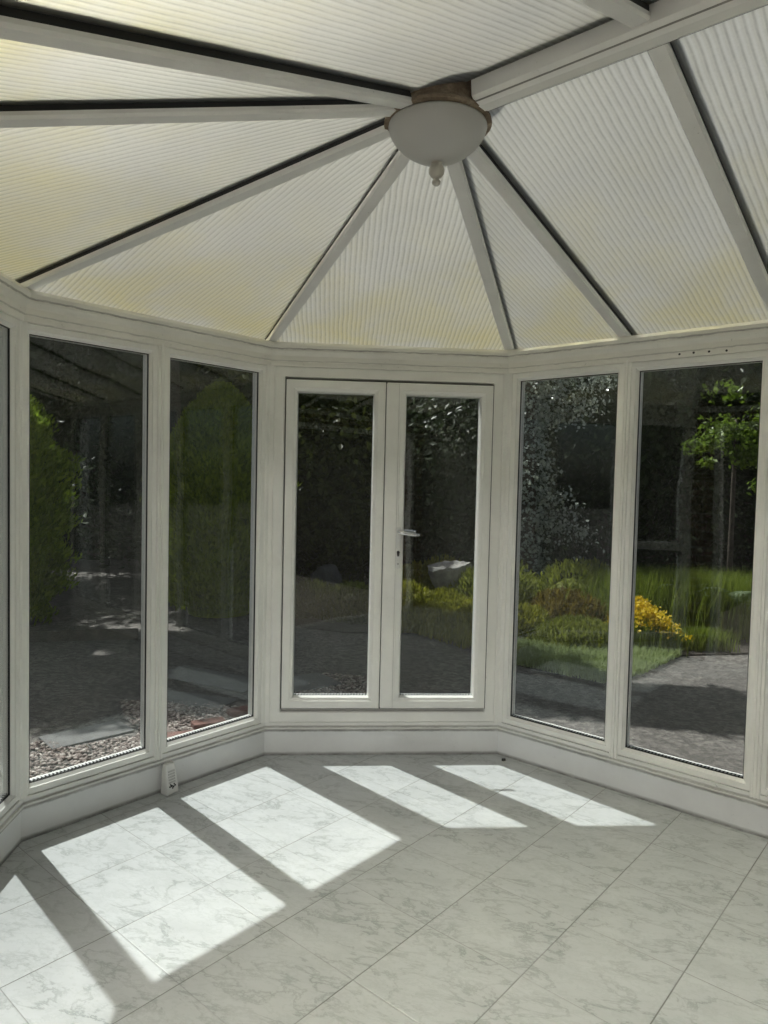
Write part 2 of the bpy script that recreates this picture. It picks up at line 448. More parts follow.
def quick(name, verts, faces, mat, parent=None, matrix=None, smooth=False):
    """numpy vertices (n,3), faces (m,k)"""
    me = bpy.data.meshes.new(name)
    k = faces.shape[1]; m = faces.shape[0]
    me.vertices.add(len(verts)); me.vertices.foreach_set('co', np.ascontiguousarray(verts, dtype=np.float32).ravel())
    me.loops.add(m * k); me.loops.foreach_set('vertex_index', np.ascontiguousarray(faces, dtype=np.int32).ravel())
    me.polygons.add(m); me.polygons.foreach_set('loop_start', np.arange(0, m * k, k, dtype=np.int32))
    me.update(calc_edges=True); me.validate()
    if smooth: me.polygons.foreach_set('use_smooth', [True] * m)
    me.materials.append(mat)
    o = bpy.data.objects.new(name, me); COL.objects.link(o)
    if parent is not None: o.parent = parent
    if matrix is not None: o.matrix_basis = matrix
    return o


def empty(name, loc=(0, 0, 0), matrix=None):
    o = bpy.data.objects.new(name, None); o.empty_display_size = 0.1; COL.objects.link(o)
    if matrix is not None: o.matrix_basis = matrix
    else: o.location = loc
    return o


def tag(o, label, cat, group=None, kind=None):
    o['label'] = label; o['category'] = cat
    if group: o['group'] = group
    if kind: o['kind'] = kind
    return o


def struct(o, label, cat): return tag(o, label, cat, kind='structure')


# ------------------------------------------------------------------ floor, dwarf walls, sills, eaves
mb = MB(); poly = [P0, P1, P2, RE, SE, PM]
mb.prism([(p.x, p.y) for p in poly][::-1], -0.06, 0.0)
struct(mb.build('floor', FLOOR), 'white marble effect tiled floor with patches of sunlight', 'floor')

FACETS = [  # key, matrix, length, mitre at x=0, mitre at x=len, words
    ('left', M_L, WL, 1, 1, 'between the corner with the doors and the left edge'),
    ('center', M_D, WD, 1, 1, 'under the double doors'),
    ('right', M_R, LR, 0, 1, 'under the right hand windows'),
    ('far_left', M_F, WD, 1, 1, 'at the far left edge')]
wall_prof = [(-0.10, -0.12), (-0.002, -0.12), (-0.002, 0.140), (0.004, Z_SK), (-0.10, Z_SK)]
sill_prof = [(-0.095, Z_SK), (0.012, Z_SK), (0.016, 0.153), (0.016, 0.170), (0.007, 0.172), (0.007, Z_FB), (-0.095, Z_FB)]
eave_prof = [(-0.06, Z_FT), (0.012, Z_FT), (0.014, 2.240), (0.014, 2.258), (0.020, 2.264), (0.020, 2.290), (0.028, 2.302), (0.038, 2.314),
             (0.038, 2.324), (0.043, 2.328), (0.048, 2.346), (0.040, 2.362), (-0.06, 2.362)]
trim_no = 0


def trim(mb, mat, M, label, bevel=0.0, mesh_parent=None):
    global trim_no
    trim_no += 1
    return struct(mb.build('trim_%d' % trim_no, mat, None, M, bevel=bevel), label, 'trim')


for key, M, ln, a, b, where in FACETS:
    w = MB(); w.extrude(wall_prof, 0, ln, a * T225, b * T225)
    struct(w.build('wall_' + key, UPVC_WALL, None, M), 'low white clad dwarf wall ' + where, 'wall')
    w = MB(); w.extrude(sill_prof, 0, ln, a * T225, b * T225)
    trim(w, UPVC_SILL, M, 'grimy white window sill strip on the dwarf wall ' + where)
    w = MB(); w.extrude(eave_prof, 0, ln, a * T225, b * T225)
    trim(w, UPVC_EAVE, M, 'moulded white eaves beam ' + {'left': 'over the two left windows', 'center': 'over the double doors', 'right': 'over the right hand windows', 'far_left': 'at the far left edge'}[key])
    # gutter outside
    w = MB(); w.extrude([(-0.165, 2.345), (-0.06, 2.345), (-0.06, 2.36), (-0.155, 2.356), (-0.155, 2.375), (-0.165, 2.375)], 0, ln, a * T225, b * T225)
    trim(w, UPVC, M, 'white gutter outside the eaves ' + {'left': 'over the two left windows', 'center': 'over the double doors', 'right': 'over the right hand windows', 'far_left': 'at the far left edge'}[key])


eave_right = [o for o in COL.objects if o.get('label') == 'moulded white eaves beam over the right hand windows'][0]
for (r_, z_) in ((0.962, 2.250), (1.028, 2.2505), (1.098, 2.249), (1.176, 2.2455)):
    q = MB(); q.lathe([(0, 0.0008), (0.0055, 0.0006), (0.0055, -0.003)], 12, Matrix.Translation((LR - r_, 0.0142, z_)) @ Matrix.Rotation(-PI / 2, 4, 'X'))
    q.build('screw_hole', DARK, eave_right)['label'] = 'dark old screw hole'

# house side (behind the camera): brick wall with a wide opening, room beyond, end wall
w = MB()
w.box(0, 0.20, -0.25, 0, -0.12, 3.1); w.box(3.3, LR + 0.3, -0.25, 0, -0.12, 3.1); w.box(0.20, 3.3, -0.25, 0, 2.2, 3.1)
struct(w.build('wall_house', BRICK, None, M_S), 'brick house wall with the wide opening', 'wall')
w = MB(); w.box(-0.25, WE + 0.25, -0.25, 0, -0.12, 3.1)
struct(w.build('wall_back', RENDER_GREY, None, M_E), 'grey rendered end wall of the sunroom', 'wall')
w = MB(); w.extrude([(0.0, 2.30), (0.02, 2.30), (0.03, 2.345), (0.03, 2.352), (0.0, 2.352)], 0, LR)
trim(w, UPVC_EAVE, M_S, 'white wall plate under the roof along the house wall')
w = MB(); w.extrude([(0.0, 2.46), (0.0, 2.415), (0.16, 2.455), (0.16, 2.465), (0.0, 2.50)], 0.06, LR)
trim(w, mat_simple('lead_flashing', (0.16, 0.165, 0.17), 0.7), M_S, 'lead flashing over the roof edge along the house wall')
w = MB(); w.ring(0.20, 3.3, -0.05, 2.2, [(0, -0.08), (0.06, -0.08), (0.06, 0.012), (0, 0.012)])
trim(w, UPVC, M_S, 'white frame round the wide house opening')
w = MB()
w.box(-0.5, LR + 0.5, -4.6, -4.45, -0.1, 2.6); w.box(-0.65, -0.5, -4.6, -0.25, -0.1, 2.6); w.box(LR + 0.5, LR + 0.65, -4.6, -0.25, -0.1, 2.6)
struct(w.build('wall_room', ROOMWALL, None, M_S), 'plaster walls of the house room', 'wall')
w = MB(); w.box(-0.65, LR + 0.65, -4.6, -0.0, -0.07, -0.0005)
struct(w.build('floor_room', CARPET, None, M_S), 'brown carpet of the house room', 'floor')
w = MB(); w.box(-0.65, LR + 0.65, -4.6, -0.25, 2.6, 2.7)
struct(w.build('ceiling_room', PLASTER, None, M_S), 'ceiling of the house room', 'ceiling')

# ------------------------------------------------------------------ windows and mullions
win_no = 0
FRAME = [(0.0, -0.066), (0.0445, -0.066), (0.0445, -0.030), (0.0435, -0.014), (0.031, -0.004), (0.029, 0.002), (0.004, 0.002), (0.0, -0.002)]


def glass_unit(parent, x0, x1, z0, z1, name='glass_pane'):
    g = MB(); g.box(x0 - 0.022, x1 + 0.022, -0.044, -0.024, z0 - 0.012, z1 + 0.022)
    go = g.build(name, GLASS, parent); go['label'] = 'clear double glazed pane'
    s = MB(); s.ring(x0 - 0.019, x1 + 0.019, z0 - 0.0085, z1 + 0.019, [(0.0005, -0.041), (0.013, -0.041), (0.013, -0.027), (0.0005, -0.027)])
    so = s.build('spacer_bar', SPACER, go); so['label'] = 'perforated metal spacer'
    return go


def window(M, x0, x1, label, rail=None):
    global win_no
    win_no += 1
    f = MB(); f.ring(x0 - 0.045, x1 + 0.045, Z_GB - 0.045, Z_GT + 0.045, FRAME)
    if rail: f.box(x0 - 0.01, x1 + 0.01, -0.066, 0.0, rail - 0.04, rail + 0.04)
    o = struct(f.build('window_%d' % win_no, UPVC, None, M), label, 'window')
    glass_unit(o, x0, x1, Z_GB, Z_GT)
    g = MB(); g.ring(x0 - 0.0015, x1 + 0.0015, Z_GB - 0.0015, Z_GT + 0.0015, [(0, -0.024), (0.0035, -0.024), (0.0035, -0.0165), (0, -0.0165)])
    g.build('glazing_gasket', RUBBER, o)['label'] = 'thin black rubber gasket'
    return o


def mullion(M, xc, label, wd=0.046):
    h = wd / 2
    prof = [(-h, -0.06), (-h, 0.003), (-h + 0.004, 0.012), (-h + 0.012, 0.012), (-h + 0.014, 0.008), (-h + 0.017, 0.008), (-h + 0.019, 0.015),
            (h - 0.019, 0.015), (h - 0.017, 0.008), (h - 0.014, 0.008), (h - 0.012, 0.012), (h - 0.004, 0.012), (h, 0.003), (h, -0.06)]
    m_ = MB(); m_.prism([(xc + u, v) for u, v in prof], Z_FB - 0.018, Z_FT + 0.012)
    return trim(m_, UPVC, M, label)


# left wall (x from the door corner)
window(M_L, 0.0712, 0.6273, 'tall white framed window left of the doors, green conifer behind it')
window(M_L, 0.7475, 1.3055, 'tall white framed window second to the left of the doors, gravel outside')
mullion(M_L, 0.6874, 'white mullion post between the two left windows')
# right wall: x = LR - r
window(M_R, LR - 0.6448, LR - 0.0722, 'tall white framed window just right of the doors, ivy outside')
window(M_R, LR - 1.3228, LR - 0.7598, 'tall white framed window at the right edge, yellow flowers outside')
mullion(M_R, LR - 0.7023, 'white fluted mullion post between the two right windows')
window(M_R, LR - 2.011, LR - 1.438, 'white framed window beyond the right edge')
mullion(M_R, LR - 1.3804, 'white fluted mullion post at the right edge')
window(M_R, LR - 2.70, LR - 2.126, 'white framed window near the house on the right wall')
mullion(M_R, LR - 2.0685, 'white fluted mullion post beyond the right edge')
window(M_R, LR - 3.40, LR - 2.815, 'last white framed window of the right wall')
mullion(M_R, LR - 2.7575, 'white fluted mullion post near the house')
# far left facet
window(M_F, 0.0712, 0.6280, 'narrow sliver of white framed window at the far left edge')
window(M_F, 0.7480, 1.2950, 'white framed window with a mid rail near the house wall', rail=1.04)
mullion(M_F, 0.688, 'white mullion post in the far left facet')


def corner_post(p, mats, label):
    """a wide angled cover that joins the two facets at p"""
    (Ma, sa), (Mb, sb) = mats           # sa = +1: the facet starts at this corner, -1: it ends there
    n = ((Ma.to_3x3() @ Vector((0, 1, 0))) + (Mb.to_3x3() @ Vector((0, 1, 0)))).normalized()
    ta = (Ma.to_3x3() @ Vector((1, 0, 0))) * sa; tb = (Mb.to_3x3() @ Vector((1, 0, 0))) * sb
    na = Ma.to_3x3() @ Vector((0, 1, 0)); nb = Mb.to_3x3() @ Vector((0, 1, 0))
    w, t = 0.0275, 0.005
    pts = [p + ta * w - na * 0.055, p + ta * w + na * 0.001, p + ta * (w - 0.005) + na * t, p + n * (t / math.cos(PI / 8)),
           p + tb * (w - 0.005) + nb * t, p + tb * w + nb * 0.001, p + tb * w - nb * 0.055, p - n * 0.06]
    m_ = MB(); m_.prism([(q.x, q.y) for q in pts], Z_FB - 0.01, Z_FT + 0.008)
    global trim_no
    trim_no += 1
    return struct(m_.build('trim_%d' % trim_no, UPVC), label, 'trim')


def ends(M, ln, start): return (M, 1 if start else -1)


corner_post(P1, ((M_L, 1), (M_D, -1)), 'white corner post left of the double doors')
corner_post(P2, ((M_D, 1), (M_R, -1)), 'white corner post right of the double doors')
corner_post(P0, ((M_F, 1), (M_L, -1)), 'white corner post at the far left')
corner_post(PM, ((M_S, 1), (M_F, -1)), 'white corner post beside the house wall')

# ------------------------------------------------------------------ double doors
XD = lambda d: WD - d                      # distance from the left corner -> local x
fr = MB()
fr.ring(XD(WD - 0.027), XD(0.027), Z_FB, Z_FT, [(0, -0.066), (0.0875, -0.066), (0.0875, -0.03), (0.0615, -0.03), (0.0615, -0.006), (0.056, 0.003), (0.004, 0.003), (0, -0.001)])
fo = trim(fr, UPVC, M_D, 'white frame surrounding the pair of glazed doors', bevel=0.0)


def leaf(no, d0, d1, g0, g1, label):
    x0, x1, zb, zt = XD(d1), XD(d0), 0.2790, 2.1611
    gx0, gx1, gb, gt = XD(g1), XD(g0), 0.3445, 2.0923
    b = MB()
    b.box(x0, gx0, -0.055, 0.016, zb, zt); b.box(gx1, x1, -0.055, 0.016, zb, zt)
    f = MB()
    # four mitred members with a bevelled bead, outer rectangle to glass opening
    xs = [(x0, zb), (x1, zb), (x1, zt), (x0, zt)]; gs = [(gx0, gb), (gx1, gb), (gx1, gt), (gx0, gt)]
    def lerp(i, t): return (xs[i][0] + (gs[i][0] - xs[i][0]) * t, xs[i][1] + (gs[i][1] - xs[i][1]) * t)
    prof = [(0.0, -0.055), (1.02, -0.055), (1.0, -0.02), (0.93, 0.006), (0.70, 0.013), (0.66, 0.016), (0.05, 0.016), (0.0, 0.012)]
    n = len(prof); vs = []; fs = []
    for i in range(4):
        for t, y in prof:
            q = lerp(i, t); vs.append((q[0], y, q[1]))
    for k in range(4):
        a, c = k * n, ((k + 1) % 4) * n
        fs += [(a + i, c + i, c + (i + 1) % n, a + (i + 1) % n) for i in range(n)]
    f.add(vs, fs)
    o = struct(f.build('door_%d' % no, UPVC, None, M_D), label, 'door')
    glass_unit(o, gx0, gx1, gb, gt)
    g = MB(); g.ring(x0 - 0.0055, x1 + 0.0055, zb - 0.004, zt + 0.0055, [(0, -0.05), (0.02, -0.05), (0.02, 0.004), (0, 0.004)])
    g.build('door_seal', RUBBER, o)['label'] = 'black rubber seal round the leaf'
    return o


dl = leaf(1, 0.0929, 0.6560, 0.1582, 0.5892, 'left leaf of the white double doors, without a handle')
dr = leaf(2, 0.6640, 1.2772, 0.7790, 1.2079, 'right leaf of the white double doors, with the lever handle')
ast = MB(); ast.box(XD(0.732), XD(0.6605), 0.010, 0.024, 0.286, 2.154)
ast.build('astragal', UPVC, dr, bevel=0.004)
jl = MB()
for xx in (0.6605, 0.732): jl.box(XD(xx) - 0.0014, XD(xx) + 0.0014, 0.0155, 0.0172, 0.286, 2.154)
jl.build('joint_line', GREYMARK, dr)
# lever handle on the right leaf
hp = MB(); hx = XD(0.7465)
hp.box(hx - 0.014, hx + 0.014, 0.016, 0.027, 1.098, 1.335)
plate = hp.build('handle_plate', PLASTIC, dr, bevel=0.005)
hl = MB()
hl.tube([(hx, 0.026, 1.308), (hx, 0.062, 1.308), (hx - 0.008, 0.070, 1.308), (hx - 0.03, 0.072, 1.306), (hx - 0.075, 0.070, 1.298), (hx - 0.118, 0.066, 1.296)],
        [0.010, 0.010, 0.0105, 0.0105, 0.0095, 0.0085], 12)
hl.build('handle_lever', CHROME, dr, smooth=True)['label'] = 'pale metal lever'
ol = MB(); ol.tube([(hx, -0.055, 1.308), (hx, -0.09, 1.308), (hx - 0.015, -0.098, 1.307), (hx - 0.115, -0.096, 1.304)], [0.010, 0.010, 0.0105, 0.009], 12)
ol.build('outer_lever', CHROME, dr, smooth=True)['label'] = 'lever on the outer face'
kc = MB(); cyl = [(0.0085 * math.cos(a), 0.0085 * math.sin(a) + 0.008) for a in np.linspace(0, PI, 9)] + [(-0.005, -0.016), (0.005, -0.016)]
R90 = Matrix.Rotation(PI / 2, 4, 'X')
kc.prism([(c[0], c[1]) for c in cyl], -0.002, 0.0015, Matrix.Translation((hx, 0.028, 1.185)) @ R90)
kc.build('keyhole', DARK, plate)['label'] = 'dark keyhole'
sc_ = MB(); sc_.lathe([(0.0, 0.002), (0.004, 0.0015), (0.005, 0.0)], 12, Matrix.Translation((hx, 0.0272, 1.125)) @ Matrix.Rotation(-PI / 2, 4, 'X'))
sc_.build('screw', GREYMARK, plate, smooth=True)

# ------------------------------------------------------------------ roof
def beam_matrix(a, b):
    """local y from a to b, x horizontal, z up-normal"""
    y = (b - a).normalized(); x = y.cross(Vector((0, 0, 1))).normalized(); z = x.cross(y)
    return Matrix(((x.x, y.x, z.x, a.x), (x.y, y.y, z.y, a.y), (x.z, y.z, z.z, a.z), (0, 0, 0, 1))), (b - a).length


CAPW = 0.029


def rafter(foot, head, label, hub_gap, foot_extra=0.13):
    """foot: plan point on the wall line; head: plan point on hub/ridge axis"""
    a = Vector((foot.x, foot.y, ZE)); b = Vector((head.x, head.y, ZA))
    d = (b - a)
    M, ln = beam_matrix(a, b)
    e = ln - hub_gap
    cap = MB()
    cap.extrude([(0, 0), (0, 0)], 0, 0) if False else None
    prof = [(-CAPW, 0.008), (-CAPW + 0.006, 0.0), (CAPW - 0.006, 0.0), (CAPW, 0.008), (CAPW, 0.018), (0.021, 0.021), (-0.021, 0.021), (-CAPW, 0.018)]
    n = len(prof)
    y0 = -0.02
    cap.add([(x, y0, z) for x, z in prof] + [(x, e, z) for x, z in prof],
            [tuple(range(n)), tuple(range(n, 2 * n))[::-1]] + [(i, n + i, n + (i + 1) % n, (i + 1) % n) for i in range(n)])
    o = tag(cap.build('roof_rafter', RAFT, None, M), label, 'rafter', 'white roof rafters')
    o['kind'] = 'thing'
    g = MB(); g.box(-0.0245, 0.0245, y0, e - 0.002, 0.019, 0.046)
    g.build('gasket', RUBBER, o)['label'] = 'black rubber glazing gasket'
    t = MB(); t.box(-0.03, 0.03, -foot_extra, e + 0.02, 0.060, 0.078)
    t.build('top_cap', RAFT, o, bevel=0.003)
    return o


def on(p, d, t): return p + d * t


JT = [0.683, 1.383, 2.083, 2.783, 3.47]
ridge = [HUB + DR * 0.70 * k for k in range(4)] + [HUB + DR * 2.79]
rafter(P1, HUB, 'roof rafter running to the corner left of the doors', 0.172)
rafter(P2, HUB, 'roof rafter running to the corner right of the doors', 0.172)
rafter(P0, HUB, 'roof rafter running to the far left corner post', 0.172)
rafter(PM, HUB, 'roof rafter running level to the left edge, lower of the close pair', 0.172)
RW = ['roof rafter from the light over the post between the right windows', 'roof rafter from the ridge to the post at the right edge',
      'roof rafter beyond the right edge', 'roof rafter near the back wall, right slope', 'roof rafter against the back wall, right slope']
SW = ['roof rafter running to the left edge, upper of the close pair', 'stub of roof rafter meeting the ridge at the top edge',
      'roof rafter of the house slope behind the top edge', 'roof rafter near the back wall, house slope', 'roof rafter against the back wall, house slope']
for k, t in enumerate(JT):
    rafter(on(P2, DR, t), ridge[k], RW[k], 0.172 if k == 0 else 0.045)
    rafter(on(PM, DS, t), ridge[k], SW[k], 0.172 if k == 0 else 0.045, -0.03)

# ridge beam
a = HUB + DR * 0.168 + Vector((0, 0, ZA - 0.058)); b = HUB + DR * 2.82 + Vector((0, 0, ZA - 0.058))
M, ln = beam_matrix(a, b)
prof = [(-0.055, 0.082), (-0.050, 0.036), (-0.038, 0.026), (-0.034, 0.020), (-0.018, 0.014), (0.018, 0.014), (0.034, 0.020), (0.038, 0.026), (0.050, 0.036), (0.055, 0.082)]
n = len(prof); rb = MB()
rb.add([(x, 0, z) for x, z in prof] + [(x, ln, z) for x, z in prof], [tuple(range(n)), tuple(range(n, 2 * n))[::-1]] + [(i, n + i, n + (i + 1) % n, (i + 1) % n) for i in range(n)])
ro = tag(rb.build('ridge_beam', mat_upvc('white_ridge', col=(0.80, 0.80, 0.77), dirt=0.4), None, M), 'long white ridge beam from the ceiling light to the upper right', 'ridge beam')
ro['kind'] = 'thing'
g = MB(); g.box(-0.052, 0.052, 0, ln, 0.083, 0.098)
g.build('gasket', RUBBER, ro)['label'] = 'black rubber glazing gasket'
g = MB(); g.box(-0.09, 0.09, 0, ln, 0.118, 0.16)
g.build('ridge_capping', UPVC, ro, bevel=0.01)
g = MB()
for sx in (-1, 1): g.box(sx * 0.036 - 0.001, sx * 0.036 + 0.001, 0, ln, 0.0200, 0.0245)
g.build('joint_line', mat_simple('grey_joint', (0.28, 0.28, 0.26), 0.7), ro)

PANEL_UP = 0.038


def panel(e0, e1, h0, h1, label, over=0.13):
    """sheet from the eaves points e0, e1 to the upper points h1, h0 (plan vectors)"""
    ex = (e1 - e0).normalized()
    A = Vector((e0.x, e0.y, ZE)); B = Vector((e1.x, e1.y, ZE)); C = Vector((h1.x, h1.y, ZA))
    nrm = (B - A).cross(C - A).normalized()
    if nrm.z < 0: nrm = -nrm
    up = nrm.cross(ex)
    if up.z < 0: up = -up
    org = A + nrm * PANEL_UP
    M = Matrix(((ex.x, up.x, nrm.x, org.x), (ex.y, up.y, nrm.y, org.y), (ex.z, up.z, nrm.z, org.z), (0, 0, 0, 1)))
    if M.to_3x3().determinant() < 0:
        ex2 = -ex; M = Matrix(((ex2.x, up.x, nrm.x, org.x), (ex2.y, up.y, nrm.y, org.y), (ex2.z, up.z, nrm.z, org.z), (0, 0, 0, 1)))
    Mi = M.inverted()
    L_ = (B - A).length
    def loc(p, s):
        q = Mi @ Vector((p.x, p.y, ZE + s * (ZA - ZE))); return Vector((q.x, q.y))
    q = [loc(e0, 0), loc(e1, 0), loc(h1, 1), loc(h0, 1)]
    # run on past the wall to the gutter and stop short of hub / ridge and of the rafter centre lines
    def along(a, b, d): return a + (b - a).normalized() * d
    lowa, lowb = along(q[0], q[3], -over), along(q[1], q[2], -over)
    if (h0 - h1).length < 1e-4:
        ha, hb = along(q[3], q[0], 0.14), along(q[2], q[1], 0.14)
    else:
        ha, hb = along(q[3], q[0], 0.05), along(q[2], q[1], 0.05)
    pts = [lowa, lowb, hb, ha]
    c = sum(pts, Vector((0, 0))) / 4
    # inset the sides by 8 mm
    s = 0.008
    dx = 1 if q[1].x > q[0].x else -1
    pts = [Vector((lowa.x + dx * s, lowa.y)), Vector((lowb.x - dx * s, lowb.y)), Vector((hb.x - dx * s, hb.y)), Vector((ha.x + dx * s, ha.y))]
    m_ = MB(); m_.prism([(p.x, p.y) for p in pts], 0.0, 0.014)
    o = tag(m_.build('polycarbonate_roof_sheet', POLY, None, M), label, 'roof panel', 'ribbed polycarbonate roof panels')
    o['kind'] = 'thing'
    return o


panel(P0, P1, HUB, HUB, 'triangular ribbed translucent roof panel over the two left windows')
panel(P1, P2, HUB, HUB, 'triangular ribbed translucent roof panel over the double doors')
panel(P2, on(P2, DR, JT[0]), HUB, HUB, 'narrow yellowed triangular roof panel just right of the door panel')
panel(PM, P0, HUB, HUB, 'bright ribbed translucent roof panel at left, below the close pair of rafters')
panel(PM, on(PM, DS, JT[0]), HUB, HUB, 'thin sliver of roof panel between the close pair of left rafters', -0.001)
PR = ['broad ribbed translucent roof panel under the ridge beam, over the right edge window', 'bluish ribbed roof panel at the upper right edge',
      'ribbed roof panel of the right slope beyond the edge', 'last ribbed roof panel of the right slope']
PS = ['wide ribbed translucent roof panel across the top edge, above the light', 'small corner of roof panel at the top beyond the rafter stub',
      'ribbed roof panel of the house slope beyond the edge', 'last ribbed roof panel of the house slope']
for k in range(4):
    panel(on(P2, DR, JT[k]), on(P2, DR, JT[k + 1]), ridge[k], ridge[k + 1], PR[k])
    panel(on(PM, DS, JT[k]), on(PM, DS, JT[k + 1]), ridge[k], ridge[k + 1], PS[k], -0.001)
# gable infill over the back wall
w = MB()
mid = WE / 2
w.prism([(-0.25, 3.09), (WE + 0.25, 3.09), (mid, 3.2)], 0.0, 0.25, Matrix.Rotation(PI / 2, 4, 'X'))
struct(w.build('wall_gable', RENDER_GREY, None, M_E), 'grey rendered gable over the end wall', 'wall')

# ------------------------------------------------------------------ ceiling light with its boss
lamp = tag(empty('ceiling_light', (HUB.x, HUB.y, 2.612)), 'frosted bowl ceiling light on the rusty roof boss', 'ceiling light')
zc = 2.60
bs = MB(); bs.lathe([(0.0, 0.40), (0.155, 0.40), (0.160, 0.394), (0.162, 0.210), (0.166, 0.200), (0.172, 0.195), (0.178, 0.190), (0.180, 0.180), (0.166, 0.177), (0.0, 0.177)], 64)
bs.build('boss', RUST, lamp)['label'] = 'rust stained brown mounting boss'
bw = MB()
R_ = 0.163; H_ = 0.140
prof = [(R_ - 0.008, 0.1765), (R_ + 0.001, 0.175), (R_ + 0.002, 0.170), (R_, 0.166)]
for k in range(1, 25):
    u = 1 - (1 - k / 24) ** 1.8
    prof.append((R_ * max(0.0, 1 - u ** 1.6) ** 0.6, 0.166 - 0.110 * u))
bw.lathe(prof, 72)
bw.build('bowl_shade', FROST, lamp, smooth=True)['label'] = 'white frosted glass bowl'
fn = MB()
fn.lathe([(r * 1.12, z) for r, z in [(0.0, 0.075), (0.034, 0.072), (0.036, 0.066), (0.030, 0.061), (0.017, 0.058), (0.014, 0.053), (0.020, 0.046), (0.024, 0.034), (0.023, 0.022), (0.016, 0.011), (0.009, 0.006),
          (0.009, 0.002), (0.0135, -0.004), (0.0125, -0.012), (0.006, -0.018), (0.0, -0.019)]], 32)
fn.build('finial', FINIAL, lamp, smooth=True)['label'] = 'cream turned finial'

# ------------------------------------------------------------------ small things on the floor
# wedge shaped white plastic air freshener standing by the left dwarf wall
fx = 0.640
af = tag(empty('air_freshener', matrix=M_L @ Matrix.Translation((fx, 0.045, 0.0)) @ Matrix.Rotation(math.radians(6), 4, 'Z')), 'small white slotted plastic air freshener by the left dwarf wall', 'air freshener')
b = MB()
vs = []
for z, wx, y0, y1 in ((0.0, 0.036, -0.034, 0.016), (0.012, 0.037, -0.034, 0.018), (0.10, 0.031, -0.034, 0.004), (0.146, 0.027, -0.034, -0.004), (0.152, 0.023, -0.031, -0.009)):
    vs += [(-wx, y0, z), (wx, y0, z), (wx, y1, z), (-wx, y1, z)]
fs = [(0, 3, 2, 1), (16, 17, 18, 19)]
for k in range(4):
    o_ = 4 * k
    fs += [(o_ + i, o_ + (i + 1) % 4, o_ + 4 + (i + 1) % 4, o_ + 4 + i) for i in range(4)]
b.add(vs, fs); b.build('body', PLASTIC, af, bevel=0.005)
ang = math.atan2(0.014, 0.088)
FM = Matrix.Translation((0, 0.0183, 0.012)) @ Matrix.Rotation(ang, 4, 'X')
sl = MB()
for i in range(6):
    x = -0.0175 + i * 0.007
    for j in range(5):
        z0 = 0.045 + j * 0.0135
        sl.box(x - 0.0016, x + 0.0016, -0.002, 0.0012, z0, z0 + 0.009, FM)
sl.build('vent_slots', GREYMARK, af)['label'] = 'grey vent slots'
hs = MB()
for (x, z, r) in ((-0.016, 0.030, 0.0045), (-0.006, 0.026, 0.005), (0.005, 0.031, 0.006), (0.016, 0.029, 0.0045), (-0.011, 0.038, 0.004), (0.011, 0.039, 0.004), (0.0, 0.020, 0.004)):
    hs.lathe([(0, 0.0014), (r, 0.0012), (r, -0.001)], 10, FM @ Matrix.Translation((x, 0, z)) @ Matrix.Rotation(-PI / 2, 4, 'X'))
hs.build('dark_holes', DARK, af)['label'] = 'dark round holes'


def floor_scrap(name, x, y, pts, h, mat, label, cat, rot=0):
    m_ = MB(); m_.prism(pts, 0.0005, h)
    o = m_.build(name, mat, None, Matrix.Translation((x, y, 0)) @ Matrix.Rotation(rot, 4, 'Z'), bevel=0.0008)
    return tag(o, label, cat)


floor_scrap('crumb', 0.724, 4.005, [(-0.012, -0.004), (-0.002, -0.009), (0.011, -0.005), (0.013, 0.003), (0.003, 0.009), (-0.010, 0.006)], 0.012, DARK, 'tiny black crumb at the corner right of the doors', 'crumb')

# ------------------------------------------------------------------ garden
gm = MB(); gm.box(-40, 40, -25, 60, GZ - 0.3, GZ)
# keep the ground clear of the house floor: it lies below it
struct(gm.build('ground', GROUND), 'shaded brown gravel ground of the garden', 'ground')


def frames(n, nrm, tilt):
    """n random orthonormal frames whose normal is nrm perturbed by tilt"""
    v = nrm + RNG.normal(0, tilt, (n, 3)); v /= np.linalg.norm(v, axis=1)[:, None] + 1e-9
    r = RNG.normal(0, 1, (n, 3)); a = np.cross(v, r); a /= np.linalg.norm(a, axis=1)[:, None] + 1e-9
    return v, a, np.cross(v, a)


def leaves(cent, nrm, size, aspect=0.55, tilt=0.6, up=None):
    """diamond leaves folded along the midrib: verts, faces"""
    n = len(cent)
    v, a, b = frames(n, nrm, tilt)
    if up is not None:                      # leaf axis pulled towards the given direction
        a = a * 0.45 + np.asarray(up) + RNG.normal(0, 0.25, (n, 3)); a /= np.linalg.norm(a, axis=1)[:, None]
        b = np.cross(v, a); b /= np.linalg.norm(b, axis=1)[:, None] + 1e-9; v = np.cross(a, b)
    s = size * RNG.uniform(0.6, 1.3, (n, 1))
    p0 = cent - a * s * 0.5; p2 = cent + a * s * 0.5
    p1 = cent + b * s * aspect * 0.5 + v * s * 0.08; p3 = cent - b * s * aspect * 0.5 + v * s * 0.08
    V = np.stack([p0, p1, p2, p3], 1).reshape(-1, 3)
    i = np.arange(n)[:, None] * 4
    return V, np.concatenate([i + np.array([[0, 1, 2]]), i + np.array([[0, 2, 3]])], 1).reshape(-1, 3)


def lumpy(n, rad, lumps, seed, shell=0.75, amp=0.25, flat=None):
    """points in a lumpy ellipsoid shell and their outward normals"""
    r = np.random.default_rng(seed)
    d = r.normal(0, 1, (n, 3)); d /= np.linalg.norm(d, axis=1)[:, None]
    ld = r.normal(0, 1, (lumps, 3)); ld /= np.linalg.norm(ld, axis=1)[:, None]
    w = (d @ ld.T); k = 1 + amp * (np.maximum(0, (w - 0.75) / 0.25).max(1)) - amp * 0.5
    t = r.uniform(shell, 1.0, n) ** 0.7
    pts = d * (k * t)[:, None] * np.asarray(rad)
    nn = d / np.asarray(rad); nn /= np.linalg.norm(nn, axis=1)[:, None]
    return pts, nn


